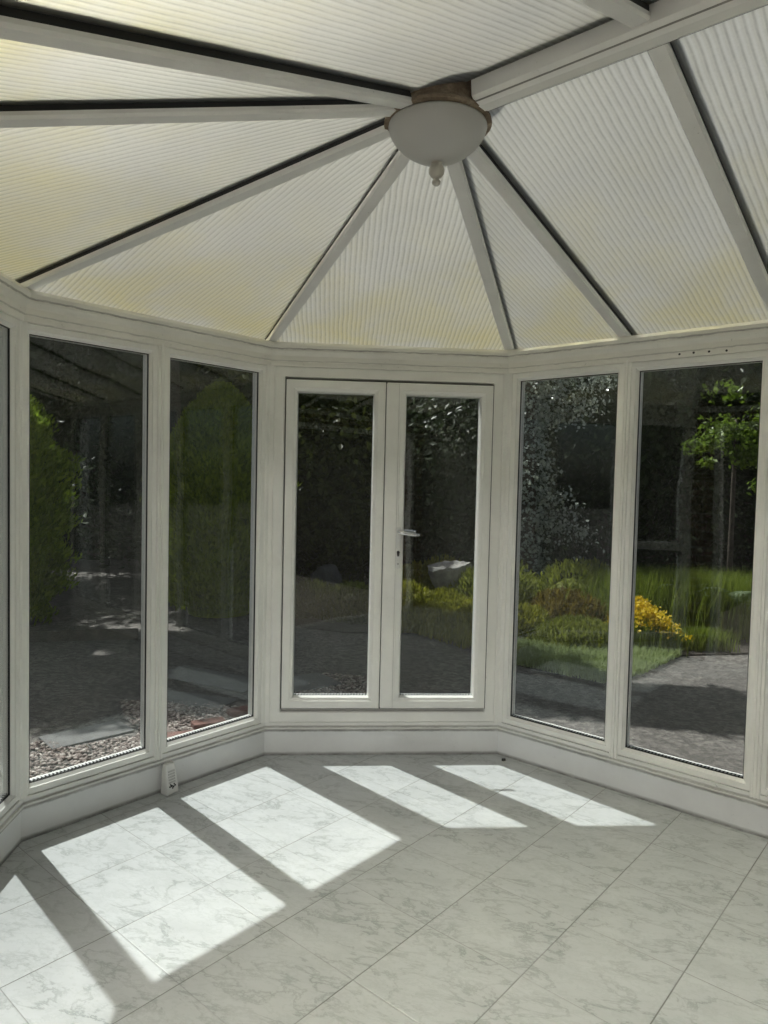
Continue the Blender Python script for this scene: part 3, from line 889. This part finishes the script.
def core(rad, seg=14, rings=9, k=0.72):
    vs, fs = [], []
    for i in range(rings + 1):
        th = PI * i / rings
        for j in range(seg):
            ph = 2 * PI * j / seg
            vs.append((rad[0] * k * math.sin(th) * math.cos(ph), rad[1] * k * math.sin(th) * math.sin(ph), rad[2] * k * math.cos(th)))
    for i in range(rings):
        for j in range(seg):
            a, b, c, d = i * seg + j, i * seg + (j + 1) % seg, (i + 1) * seg + (j + 1) % seg, (i + 1) * seg + j
            fs += [(a, b, c), (a, c, d)]
    return np.array(vs), np.array(fs)


def merge(parts):
    V, F, o = [], [], 0
    for v, f in parts:
        V.append(v); F.append(f + o); o += len(v)
    return np.concatenate(V), np.concatenate(F)


def trunk(parent, h, r, name='trunk', lean=(0, 0)):
    t = MB(); t.tube([(0, 0, -0.05), (lean[0] * 0.3, lean[1] * 0.3, h * 0.35), (lean[0] * 0.7, lean[1] * 0.7, h * 0.7), (lean[0], lean[1], h)], [r * 1.25, r, r * 0.8, r * 0.45], 9)
    return t.build(name, BARK, parent, smooth=True)


def conifer(x, y, h, r, n, mat, label, seed, group=None, size=0.10):
    """columnar conifer with upswept sprays and a bumpy outline"""
    root = tag(empty('conifer', (x, y, GZ)), label, 'conifer', group)
    rr = np.random.default_rng(seed)
    z = rr.uniform(0.02, 1, n) ** 0.9
    prof = r * np.minimum(1, (1 - z) * 3.0 + 0.04) ** 0.7 * np.minimum(1, 0.72 + z * 1.2)
    th = rr.uniform(0, 2 * PI, n)
    k = 1 + 0.13 * np.sin(th * 5 + z * 19) * np.sin(z * 31 - th * 2) + 0.09 * np.sin(th * 3 - z * 29) + 0.13 * np.sin(th * 11 + z * 23) * np.sin(z * 57 + th * 4)
    rad = prof * k * rr.uniform(0.80, 1.05, n)
    c = np.stack([rad * np.cos(th), rad * np.sin(th), z * h], 1)
    nn = np.stack([np.cos(th), np.sin(th), np.full(n, 0.3)], 1)
    up = np.stack([np.cos(th) * 0.55, np.sin(th) * 0.55, np.full(n, 0.9)], 1)
    V, F = leaves(c, nn, size, 0.38, 0.5, up)
    zz = np.linspace(0.0, 0.96, 12); vs = []; fs = []
    for i, q in enumerate(zz):
        R = r * min(1, (1 - q) * 3.0 + 0.04) ** 0.7 * min(1, 0.72 + q * 1.2) * 0.74
        for j in range(14): vs.append((R * math.cos(j * 2 * PI / 14), R * math.sin(j * 2 * PI / 14), q * h))
    for i in range(11):
        for j in range(14):
            a, b, cc, d = i * 14 + j, i * 14 + (j + 1) % 14, (i + 1) * 14 + (j + 1) % 14, (i + 1) * 14 + j
            fs += [(a, b, cc), (a, cc, d)]
    V, F = merge([(V, F), (np.array(vs), np.array(fs))])
    quick('foliage', V, F, mat, root)
    trunk(root, h * 0.8, 0.05)
    return root


def tree(x, y, h, rad, zc, n, mat, label, seed, size=0.11, cat='tree', group=None, name='tree', aspect=0.5, trunk_r=0.13, lumps=26, amp=0.4, lean=(0, 0), solid=0.62):
    root = tag(empty(name, (x, y, GZ)), label, cat, group)
    P_, N_ = lumpy(n, rad, lumps, seed, 0.45, amp)
    P_ = P_ + np.array([0, 0, zc])
    parts = [leaves(P_, N_, size, aspect, 0.7)]
    if solid:
        cv, cf = core(rad, k=solid); parts.append((cv + np.array([0, 0, zc]), cf))
    V, F = merge(parts)
    V[:, 2] = np.maximum(V[:, 2], 0.01)
    quick('foliage', V, F, mat, root)
    trunk(root, max(0.2, zc), trunk_r, lean=lean)
    root.location.x -= lean[0]; root.location.y -= lean[1]
    for o in root.children:
        if o.name.startswith('foliage'): o.location = (lean[0], lean[1], 0)
    return root


def shrub(x, y, rad, n, mat, label, seed, size=0.06, name='heather_shrub', cat='shrub', group=None, spiky=True, aspect=0.3):
    root = tag(empty(name, (x, y, GZ)), label, cat, group)
    P_, N_ = lumpy(n, (rad[0], rad[1], rad[2]), 30, seed, 0.72, 0.30)
    P_ = P_[P_[:, 2] > -0.12 * rad[2]]; N_ = N_[:len(P_)]
    nn = P_ / (np.asarray(rad) ** 2); nn /= np.linalg.norm(nn, axis=1)[:, None]
    up = nn * 0.6 + np.array([0, 0, 0.8]) if spiky else None
    V, F = leaves(P_, nn, size, aspect, 0.6, up)
    cv, cf = core(rad, k=0.78); V, F = merge([(V, F), (cv, cf)])
    V[:, 2] = np.maximum(V[:, 2], 0.005)
    quick('foliage', V, F, mat, root)
    return root


def blades(pts, h, w, lean=0.35):
    n = len(pts)
    th = RNG.uniform(0, 2 * PI, n); d = np.stack([np.cos(th), np.sin(th), np.zeros(n)], 1); s = np.stack([-np.sin(th), np.cos(th), np.zeros(n)], 1)
    hh = h * RNG.uniform(0.6, 1.2, (n, 1)); ln = RNG.uniform(0.05, lean, (n, 1))
    z = np.array([[0, 0, 1.0]])
    m = pts + z * hh * 0.6 + d * hh * ln * 0.4; t = pts + z * hh * 0.97 + d * hh * ln
    V = np.stack([pts - s * w / 2, pts + s * w / 2, m + s * w * 0.4, m - s * w * 0.4, t], 1).reshape(-1, 3)
    i = np.arange(n)[:, None] * 5
    F = np.concatenate([i + np.array([[0, 1, 2]]), i + np.array([[0, 2, 3]]), i + np.array([[3, 2, 4]])], 1).reshape(-1, 3)
    return V, F


def in_poly(pts, poly):
    x, y = pts[:, 0], pts[:, 1]; ins = np.zeros(len(pts), bool); n = len(poly)
    for i in range(n):
        x0, y0 = poly[i]; x1, y1 = poly[(i + 1) % n]
        c = ((y0 > y) != (y1 > y)) & (x < (x1 - x0) * (y - y0) / (y1 - y0 + 1e-12) + x0)
        ins ^= c
    return ins


def scatter(poly, n):
    a = np.array(poly); lo, hi = a.min(0), a.max(0)
    p = RNG.uniform(lo, hi, (int(n * 2.5), 2)); p = p[in_poly(p, poly)][:n]
    return np.concatenate([p, np.zeros((len(p), 1))], 1)


# conifers on the left
conifer(-4.27, 7.55, 2.80, 0.76, 26000, L_CON, 'sunlit green conifer at the left edge, seen in the second left window', 11, size=0.085)
conifer(-2.04, 8.80, 2.85, 0.72, 26000, L_CON2, 'broad green conifer behind the window beside the doors', 12, size=0.085)

# tall trees behind: dark, they shade the garden
TREES = [
    (-6.4, 11.2, 8.0, (1.6, 1.6, 3.7), 4.1, 'tall dark evergreen tree behind the left edge conifer'),
    (-4.1, 12.4, 7.0, (1.75, 1.6, 3.3), 3.6, 'tall dark evergreen tree standing between the two conifers'),
    (-1.3, 11.6, 5.0, (1.6, 1.5, 2.4), 2.55, 'dark leafy tree behind the left door leaf'),
    (1.25, 12.0, 4.4, (1.55, 1.4, 2.15), 2.3, 'dark leafy tree behind the rough stone basin'),
    (3.9, 12.2, 6.0, (1.7, 1.5, 2.9), 3.0, 'dark tree behind the ivy clad trunk and low hedge'),
    (6.9, 11.8, 6.5, (1.9, 1.6, 3.2), 3.3, 'dark tree behind the bright leaved tree on the right'),
]
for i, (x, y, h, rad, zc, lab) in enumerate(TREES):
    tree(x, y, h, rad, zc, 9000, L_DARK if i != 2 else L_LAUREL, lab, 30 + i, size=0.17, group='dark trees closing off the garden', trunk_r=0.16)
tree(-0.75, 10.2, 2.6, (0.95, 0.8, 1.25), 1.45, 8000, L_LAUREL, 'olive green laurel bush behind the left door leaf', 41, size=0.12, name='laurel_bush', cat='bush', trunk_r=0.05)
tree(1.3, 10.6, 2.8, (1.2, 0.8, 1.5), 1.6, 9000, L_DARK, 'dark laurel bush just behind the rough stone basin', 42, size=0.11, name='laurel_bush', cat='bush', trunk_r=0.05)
bright = tag(empty('tree', (4.5, 9.1, GZ)), 'bright green leafy tree at the right edge above the ferns', 'tree', None)
parts_ = []
for k, (dx, dy, dz, r1, m_) in enumerate(((-0.10, 0, 2.42, 0.34, 560), (0.28, -0.1, 2.36, 0.36, 560), (-0.42, -0.05, 2.24, 0.22, 260), (0.10, -0.15, 2.12, 0.26, 300), (0.45, 0, 2.60, 0.30, 360), (-0.30, 0.1, 2.02, 0.12, 60), (0.35, 0, 1.72, 0.16, 60), (0.0, 0.2, 2.95, 0.30, 120))):
    P_, N_ = lumpy(m_, (r1, r1 * 0.8, r1 * 0.62), 12, 90 + k, 0.25, 0.9)
    parts_.append(leaves(P_ + np.array([dx, dy, dz]), N_, 0.075, 0.6, 0.8))
V, F = merge(parts_); quick('foliage', V, F, L_BRIGHT, bright)
trunk(bright, 2.6, 0.035)
# broad crowns high over the garden, above what the windows show; they cast the shade on the gravel
bt = tree(-2.85, 9.0, 7.4, (2.05, 1.55, 1.2), 6.1, 12000, L_LAUREL, 'tall tree whose high crown shades the ground outside the doors', 51, size=0.18, trunk_r=0.12, lean=(0.05, -0.85))
tree(-4.55, 7.75, 6.6, (0.95, 0.85, 1.2), 5.2, 4500, L_LAUREL, 'tall tree past the left edge whose crown shades the gravel', 52, size=0.16, trunk_r=0.12, lean=(0.7, 0.0))
P_, N_ = lumpy(3500, (1.0, 0.62, 0.6), 20, 77, 0.45, 0.4)
cv, cf = core((1.0, 0.62, 0.6), k=0.62)
V, F = merge([leaves(P_, N_, 0.16, 0.5, 0.7), (cv, cf)])
quick('branch_foliage', V, F, L_LAUREL, bt, Matrix.Translation((-0.25 - bt.location.x, 7.95 - bt.location.y, 6.1)))
quick('branch_foliage', V * 0.9, F, L_LAUREL, bt, Matrix.Translation((-4.6 - bt.location.x, 9.65 - bt.location.y, 6.2)))
br_ = MB(); br_.tube([(-0.1, -0.6, 4.6), (1.3, -1.5, 5.6), (2.6, -1.9, 6.0)], [0.07, 0.05, 0.03], 8)
br_.build('branch', BARK, bt, smooth=True)
br_ = MB(); br_.tube([(-0.1, -0.6, 4.6), (-0.9, 0.1, 5.5), (-1.5, 0.3, 6.0)], [0.07, 0.05, 0.03], 8)
br_.build('branch', BARK, bt, smooth=True)
# long dark hedge at the back
hv = RNG.uniform(0, 1, (30000, 3)); hp_ = np.stack([-14 + 30 * hv[:, 0], 14.2 + 1.2 * hv[:, 1] + 0.3 * np.sin(hv[:, 0] * 60), 4.6 * hv[:, 2]], 1)
front = RNG.uniform(0, 1, 30000) < 0.8; hp_[front, 1] = 14.2 + 0.12 * RNG.normal(0, 1, front.sum())
V, F = leaves(hp_, np.tile(np.array([[0, -1.0, 0.3]]), (30000, 1)), 0.26, 0.5, 0.6)
hb = MB(); hb.box(-14, 16, 14.35, 15.4, 0, 4.4)
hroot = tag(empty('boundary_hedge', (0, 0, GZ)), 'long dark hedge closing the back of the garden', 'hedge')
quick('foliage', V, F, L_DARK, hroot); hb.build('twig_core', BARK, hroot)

# ivy clad trunk right of the doors
iv = tag(empty('ivy_clad_trunk', (1.98, 9.75, GZ)), 'slender trunk clad in pale glinting ivy right of the doors', 'ivy clad tree')
t = MB(); t.tube([(0, 0, -0.05), (0.02, 0.02, 1.2), (-0.03, 0, 2.4), (0.03, 0, 3.6), (0.0, 0.0, 5.0)], [0.15, 0.12, 0.11, 0.09, 0.05], 10)
t.build('trunk', BARK, iv, smooth=True)
pz = RNG.uniform(0.1, 4.6, 4200); th = RNG.uniform(0, 2 * PI, 4200); rr = 0.13 + np.abs(RNG.normal(0, 0.10, 4200)) + 0.10 * np.maximum(0, np.sin(pz * 4.0)) 
pc = np.stack([rr * np.cos(th), rr * np.sin(th), pz], 1)
br = []
for (z0, dx, dy, dz, m_) in ((1.25, 0.85, -0.2, -0.25, 420), (1.7, 0.6, -0.2, -0.35, 260), (2.5, 0.9, -0.2, 0.35, 520), (2.9, 1.2, -0.1, 0.35, 620), (2.7, -0.5, -0.1, 0.5, 220)):
    s = RNG.uniform(0, 1, (m_, 1)); br.append(np.array([[0, 0, z0]]) + s * np.array([[dx, dy, dz]]) + RNG.normal(0, 0.10, (m_, 3)))
pc = np.concatenate([pc] + br)
nv = np.stack([pc[:, 0], pc[:, 1] - 0.3, np.full(len(pc), 0.25)], 1); nv /= np.linalg.norm(nv, axis=1)[:, None]
V, F = leaves(pc, nv, 0.055, 0.8, 0.65)
quick('ivy', V, F, L_IVY, iv)['label'] = 'pale glinting ivy leaves'

# planted bed: soil, low hedge, heathers, grass
bedpoly = [(-1.6, 8.35), (-0.4, 7.75), (0.7, 7.85), (1.25, 6.55), (1.95, 5.95), (3.05, 7.05), (4.6, 7.35), (5.6, 8.2), (5.6, 11.0), (-1.6, 11.0)]
bm_ = MB(); bm_.prism(bedpoly, GZ - 0.02, GZ + 0.015)
struct(bm_.build('ground_bed', SOIL), 'dark soil of the planted bed', 'ground')
BED = GZ + 0.015
HB = [(1.48, 8.95, 0.62, 0.42, 0.70, L_HEDGE, 'rounded low green bush behind the grass, below the ivy'),
      (2.50, 8.85, 0.70, 0.45, 0.68, L_HEDGE, 'rounded low green bush behind the post between the right windows'),
      (2.15, 8.15, 0.50, 0.36, 0.44, L_HEATH2, 'bronze tinted heather mound in front of the low green bushes'),
      (1.42, 7.75, 0.44, 0.36, 0.40, L_HEATH, 'yellow green heather mound behind the short grass near the doors'),
      (2.10, 7.35, 0.50, 0.34, 0.27, L_HEDGE, 'grey green low mound at the back of the short grass'),
      (0.30, 8.55, 0.50, 0.40, 0.42, L_HEATH, 'yellow green heather mound left of the stone basin'),
      (0.82, 8.45, 0.46, 0.36, 0.36, L_HEATH, 'yellow green heather mound in front of the stone basin'),
      (0.42, 8.02, 0.40, 0.28, 0.26, L_HEATH, 'low heather mound at the bed edge behind the door handle'),
      (1.00, 7.75, 0.42, 0.30, 0.27, L_HEATH, 'low heather mound at the bed edge below the stone basin'),
      (1.30, 9.05, 0.48, 0.40, 0.42, L_HEATH, 'yellow green heather mound right of the stone basin'),
      (0.72, 9.75, 0.70, 0.36, 0.62, L_HEATH, 'taller heather mound behind the stone basin'),
      (-0.28, 8.60, 0.48, 0.40, 0.40, L_LAUREL, 'olive heather mound seen low in the left door leaf'),
      (-0.85, 8.85, 0.45, 0.38, 0.36, L_LAUREL, 'dull olive heather mound at the left of the door view')]
for i, (x, y, a, b, c, m_, lab) in enumerate(HB):
    o = shrub(x, y, (a, b, c), 5200, m_, lab, 60 + i, size=0.085, group=None)
    o.location.z = BED
# tall grassy clump and yellow flowers on the right
def clump(x, y, rx, ry, n, h, mat, label, name, cat):
    root = tag(empty(name, (x, y, BED)), label, cat)
    p = RNG.normal(0, 0.5, (n, 3)) * np.array([rx, ry, 0])
    V, F = blades(p, h, 0.009, 0.45)
    quick('grass_blades', V, F, mat, root)
    return root


clump(3.18, 8.35, 0.60, 0.40, 8500, 0.66, L_TALL, 'tall tufted green grass behind the yellow flowers', 'tufted_grass', 'grass clump')
clump(3.95, 8.30, 0.60, 0.42, 8500, 0.66, L_TALL, 'tall tufted dark green grass beneath the ferns at the right edge', 'tufted_grass', 'grass clump')
clump(3.35, 7.35, 0.24, 0.14, 1400, 0.22, L_TALL, 'short grass tuft beside the gravel at the right', 'tufted_grass', 'grass clump')
fl = tag(empty('yellow_flowers', (2.72, 7.35, BED)), 'bright yellow flowering plant behind the right edge window', 'flowering plant')
pts = RNG.normal(0, 1, (520, 3)) * np.array([0.20, 0.13, 0.0]); pts[:, 0] += 0.05
stem_top = pts + np.array([0, 0, 1.0]) * (0.48 - 0.75 * np.abs(pts[:, :1] - 0.0)) * RNG.uniform(0.55, 1.1, (520, 1))
stem_top[:, 2] = np.maximum(stem_top[:, 2], 0.1)
V, F = blades(pts, 0.36, 0.010, 0.3); quick('flower_foliage', V, F, L_TALL, fl)  # green stems below the petals, built as blades
c3 = np.repeat(stem_top, 4, 0) + RNG.normal(0, 0.018, (2080, 3))
V, F = leaves(c3, np.tile(np.array([[0, -0.6, 0.8]]), (2080, 1)), 0.034, 0.75, 0.7); quick('petals', V, F, PETAL, fl)['label'] = 'bright yellow petals'


def fern(x, y, n, ln, label):
    root = tag(empty('fern', (x, y, BED)), label, 'fern')
    fr_ = []
    for k in range(n):
        a = 2 * PI * k / n + RNG.uniform(-0.3, 0.3); L_ = ln * RNG.uniform(0.8, 1.15)
        mb_ = MB()
        s = np.linspace(0, 1, 16)
        px = np.stack([np.cos(a) * s * L_ * 0.75, np.sin(a) * s * L_ * 0.75, 0.25 + L_ * (1.15 * s - 0.75 * s ** 2)], 1)
        px[0, 2] = 0; px[1, 2] = 0.14
        side = np.array([-math.sin(a), math.cos(a), 0.12])
        vs = []; fs = []
        for i in range(2, 16):
            w_ = 0.13 * L_ / 0.7 * math.sin(PI * min(1, (i - 1) / 15 + 0.12)) + 0.01
            tdir = px[i] - px[i - 1]; tdir = tdir / np.linalg.norm(tdir)
            for sg in (-1, 1):
                b0 = len(vs)
                vs += [tuple(px[i]), tuple(px[i] + sg * side * w_ * 0.5 + tdir * 0.022), tuple(px[i] + sg * side * w_ + tdir * 0.03 - np.array([0, 0, 0.02])), tuple(px[i] + sg * side * w_ * 0.5 - tdir * 0.004)]
                fs += [(b0, b0 + 1, b0 + 2, b0 + 3)]
        mb_.add(vs, fs); mb_.tube([tuple(q) for q in px], 0.005, 5)
        mb_.build('frond', L_FERN, root)
    return root


fern(4.14, 7.95, 10, 0.72, 'pale green fern at the right edge of the glass')
fern(3.62, 8.35, 8, 0.74, 'smaller fern rising behind the tall tufted grass')

# short grass at the front of the bed
gp = scatter([(1.20, 6.55), (1.90, 5.92), (2.35, 6.25), (3.02, 7.0), (2.6, 7.15), (1.9, 7.2), (1.15, 7.5)], 9000); gp[:, 2] = BED
V, F = blades(gp, 0.09, 0.009, 0.8)
tag(quick('short_grass', V, F, L_GRASS), 'short pale green grass at the front of the planted bed', 'grass', kind='stuff')
# grass tufts that hang over the bed edge at the doors
gp = scatter([(0.35, 7.72), (1.2, 6.6), (1.35, 6.8), (0.75, 8.0)], 900); gp[:, 2] = BED
V, F = blades(gp, 0.16, 0.012, 1.0)
tag(quick('edge_grass', V, F, L_HEATH), 'loose grass hanging over the bed edge in front of the doors', 'grass', kind='stuff')


def rock(name, rad, seed, mat, parent, loc, amp=0.16, basin=0.0, cuts=3):
    import bmesh
    bm = bmesh.new(); bmesh.ops.create_icosphere(bm, subdivisions=4, radius=1.0)
    r = np.random.default_rng(seed); ld = r.normal(0, 1, (14, 3)); ld /= np.linalg.norm(ld, axis=1)[:, None]; off = r.uniform(0.72, 0.95, 14)
    for v in bm.verts:
        p = np.array(v.co)
        for q, o_ in zip(ld, off):
            s = p @ q
            if s > o_: p = p - q * (s - o_) * 0.92
        # boxier, rough
        p = np.sign(p) * np.abs(p) ** 0.78
        p = p * (1 + amp * 0.25 * math.sin(p[0] * 7 + seed) * math.sin(p[1] * 6) + amp * 0.2 * math.sin(p[2] * 11 + p[0] * 5))
        if basin and p[2] > 0.5:
            rr_ = math.hypot(p[0], p[1])
            p[2] -= basin * max(0, 1 - (rr_ / 0.72) ** 4)
        v.co = Vector(p * np.asarray(rad))
    me = bpy.data.meshes.new(name); bm.to_mesh(me); bm.free()
    me.materials.append(mat)
    o = bpy.data.objects.new(name, me); COL.objects.link(o); o.location = loc
    if parent is not None: o.parent = parent
    return o


bb = tag(empty('stone_basin', (0.86, 9.15, BED)), 'rough hollowed stone basin among the heather behind the doors', 'stone basin')
r5 = np.random.default_rng(5); seg = 22
ang_ = np.linspace(0, 2 * PI, seg, endpoint=False)
outl = 1 + 0.10 * np.sin(ang_ * 2 + 0.6) + 0.07 * np.sin(ang_ * 5 + 1.0) + r5.normal(0, 0.035, seg)
rings = [(0.62, 0.0), (0.80, 0.08), (0.93, 0.20), (1.0, 0.30), (0.98, 0.345), (0.80, 0.35), (0.70, 0.30), (0.50, 0.25), (0.12, 0.235)]
vs = []
for ri, (rr_, zz_) in enumerate(rings):
    for k in range(seg):
        q = rr_ * outl[k] * (1 + r5.normal(0, 0.03))
        tilt_ = 0.03 * math.cos(ang_[k] - 0.5) if ri >= 3 else 0
        vs.append((0.275 * q * math.cos(ang_[k]), 0.24 * q * math.sin(ang_[k]), 0.33 + zz_ * 0.82 + tilt_ + r5.normal(0, 0.010)))
fs = [tuple(range(seg))[::-1], tuple(range((len(rings) - 1) * seg, len(rings) * seg))]
for a_ in range(len(rings) - 1):
    fs += [(a_ * seg + k, a_ * seg + (k + 1) % seg, (a_ + 1) * seg + (k + 1) % seg, (a_ + 1) * seg + k) for k in range(seg)]
bq = MB(); bq.add(vs, fs); bq.build('basin', STONE, bb)
rock('pedestal', (0.17, 0.15, 0.17), 9, DSTONE, bb, (0.05, 0, 0.16))
rk = rock('stone_block', (0.22, 0.18, 0.30), 21, DSTONE, None, (-0.74, 9.25, BED + 0.28))
tag(rk, 'dark upright stone block seen in the left door leaf', 'stone block')

# low timber edging and slabs, brick edging, gravel
ed = MB(); ed.box(-1.3, 1.1, -0.025, 0.025, 0, 0.11)
tag(ed.build('timber_edging', TIMBER, None, Matrix.Translation((-3.6, 7.02, GZ)) @ Matrix.Rotation(math.radians(12), 4, 'Z'), bevel=0.004), 'low dark timber edging in front of the left edge conifer', 'edging')
SLABS = [(-1.90, 4.52, 0.52, 0.27, 43, 'pale concrete slab set in the gravel behind the second left window'),
         (-1.42, 5.86, 0.95, 0.36, -27, 'long grey concrete slab behind the window beside the doors'),
         (-1.42, 5.28, 0.62, 0.26, -17, 'short grey concrete slab near the bricks left of the doors'),
         (-0.62, 5.80, 0.48, 0.40, 35, 'pale slab corner showing low in the left door leaf')]
for x, y, a, b, r, lab in SLABS:
    s = MB(); s.box(-a / 2, a / 2, -b / 2, b / 2, 0.0, 0.014)
    tag(s.build('paving_slab', SLAB, None, Matrix.Translation((x, y, GZ)) @ Matrix.Rotation(math.radians(r), 4, 'Z'), bevel=0.006), lab, 'paving slab', 'concrete slabs in the gravel')
BR = [(-1.30, 4.46, 20, 'red edging brick outside the window beside the doors, nearest the middle post'), (-0.98, 5.0, 40, 'red edging brick outside the window beside the doors, nearest the doors'),
      (-1.16, 4.72, 30, 'red edging brick between the two others left of the doors')]
for x, y, r, lab in BR:
    s = MB(); s.box(-0.11, 0.11, -0.052, 0.052, 0.0, 0.045)
    tag(s.build('edging_brick', EDGEBRICK, None, Matrix.Translation((x, y, GZ)) @ Matrix.Rotation(math.radians(r), 4, 'Z'), bevel=0.006), lab, 'brick', 'red edging bricks')


def chips(polys, n, size, label, name):
    p = np.concatenate([scatter(pl, int(n * k)) for pl, k in polys]); m = len(p)
    oct_ = np.array([[1, 0, 0], [-0.9, 0.2, 0], [0, 1, 0.1], [0.1, -1, 0], [0, 0, 0.7], [0, 0, -0.5]])
    of = np.array([[0, 2, 4], [2, 1, 4], [1, 3, 4], [3, 0, 4], [2, 0, 5], [1, 2, 5], [3, 1, 5], [0, 3, 5]])
    th = RNG.uniform(0, 2 * PI, m); s = size * RNG.uniform(0.5, 1.4, m)
    c, sn = np.cos(th), np.sin(th)
    base = oct_[None] * (s[:, None, None]) * RNG.uniform(0.55, 1.2, (m, 6, 3)) * np.array([1.3, 0.8, 0.7])
    X = base[..., 0] * c[:, None] - base[..., 1] * sn[:, None]; Y = base[..., 0] * sn[:, None] + base[..., 1] * c[:, None]
    V = np.stack([X + p[:, 0:1], Y + p[:, 1:2], base[..., 2] + GZ + s[:, None] * 0.3], -1).reshape(-1, 3)
    F = (of[None] + (np.arange(m) * 6)[:, None, None]).reshape(-1, 3)
    return tag(quick(name, V, F, CHIPS), label, 'gravel', kind='stuff')


n_l = -DR  # outward from the left wall
A0 = P0 + n_l * 0.14; A1 = P1 + n_l * 0.14
chips([([(-3.0, 3.1), (A0.x, A0.y), (-1.05, 3.95), (-1.35, 4.4), (-1.64, 4.50), (-1.90, 4.30), (-2.12, 4.40), (-2.35, 4.15), (-2.9, 3.7)], 0.6),
       ([(-1.62, 4.25), (-1.05, 3.95), (A1.x, A1.y), (-0.75, 5.0), (-1.2, 5.2), (-1.95, 5.25), (-1.78, 4.85), (-1.58, 4.62)], 0.5)], 11000, 0.018, 'pale pinkish stone chips outside the left windows', 'gravel')
chips([([(-1.0, 4.75), (0.0, 4.3), (0.15, 5.4), (-0.05, 6.0), (-0.45, 6.15), (-0.8, 5.6)], 1.0)], 5000, 0.016, 'pale stone chips outside the left door leaf', 'gravel')

# ------------------------------------------------------------------ light
sd = Vector((-0.398, 0.416, 1.0)).normalized()          # towards the sun
sun = bpy.data.lights.new('sun', 'SUN'); sun.energy = 7.9; sun.angle = math.radians(0.6); sun.color = (1.0, 0.985, 0.965)
so = bpy.data.objects.new('sun', sun); COL.objects.link(so); so.rotation_euler = sd.to_track_quat('Z', 'Y').to_euler()
wd = bpy.data.worlds.new('sky'); scene.world = wd; wd.use_nodes = True
nt = wd.node_tree; nt.nodes.clear()
sky = nt.nodes.new('ShaderNodeTexSky'); sky.sky_type = 'NISHITA'; sky.sun_disc = False
sky.sun_elevation = math.asin(sd.z); sky.sun_rotation = math.atan2(sd.x, sd.y); sky.air_density = 1.0; sky.dust_density = 2.5; sky.ozone_density = 1.0
bg = nt.nodes.new('ShaderNodeBackground'); bg.inputs[1].default_value = 0.085
hs = nt.nodes.new('ShaderNodeHueSaturation'); hs.inputs['Saturation'].default_value = 0.55
wo = nt.nodes.new('ShaderNodeOutputWorld')
nt.links.new(sky.outputs[0], hs.inputs['Color']); nt.links.new(hs.outputs[0], bg.inputs[0]); nt.links.new(bg.outputs[0], wo.inputs[0])

# fill lamp added in the unseen house room to brighten the frames
cl = tag(empty('added_fill_lamp', matrix=M_S @ Matrix.Translation((1.75, -2.4, 2.6))), 'square fill lamp added in the house room', 'fill lamp')
m_ = MB(); m_.ring(-0.62, 0.62, -0.62, 0.62, [(0, -0.05), (0.03, -0.05), (0.03, -0.001), (0, -0.001)], Matrix.Rotation(PI / 2, 4, 'X'))
m_.build('fill_lamp_frame', UPVC, cl)
al = bpy.data.lights.new('added_fill_light', 'AREA'); al.shape = 'SQUARE'; al.size = 1.15; al.energy = 165; al.color = (1.0, 0.97, 0.92)
ao = bpy.data.objects.new('added_fill_light', al); COL.objects.link(ao); ao.matrix_world = M_S @ Matrix.Translation((1.75, -2.4, 2.57))

# ------------------------------------------------------------------ camera
cam = bpy.data.cameras.new('camera'); co = bpy.data.objects.new('camera', cam); COL.objects.link(co)
cam.sensor_fit = 'VERTICAL'; cam.sensor_height = 24.0; cam.lens = 704.18 / 1024 * 24.0
cam.clip_start = 0.02; cam.clip_end = 200
right = Vector((0.99973507, 0.00101408, 0.02299465)); up = Vector((-0.023017, 0.04404609, 0.99876432)); fw = Vector((0, 0.99902899, -0.04405776))
co.matrix_world = Matrix(((right.x, up.x, -fw.x, 0), (right.y, up.y, -fw.y, 0), (right.z, up.z, -fw.z, 1.6), (0, 0, 0, 1)))
scene.camera = co

scene.view_settings.view_transform = 'Standard'; scene.view_settings.look = 'None'
scene.view_settings.gamma = 1.0; scene.view_settings.exposure = 0.0; scene.view_settings.use_curve_mapping = False
scene.cycles.use_denoising = True
scene.cycles.max_bounces = 12; scene.cycles.diffuse_bounces = 6; scene.cycles.glossy_bounces = 4; scene.cycles.transmission_bounces = 8; scene.cycles.transparent_max_bounces = 24
scene.cycles.caustics_reflective = False; scene.cycles.caustics_refractive = True
scene.cycles.sample_clamp_indirect = 60.0
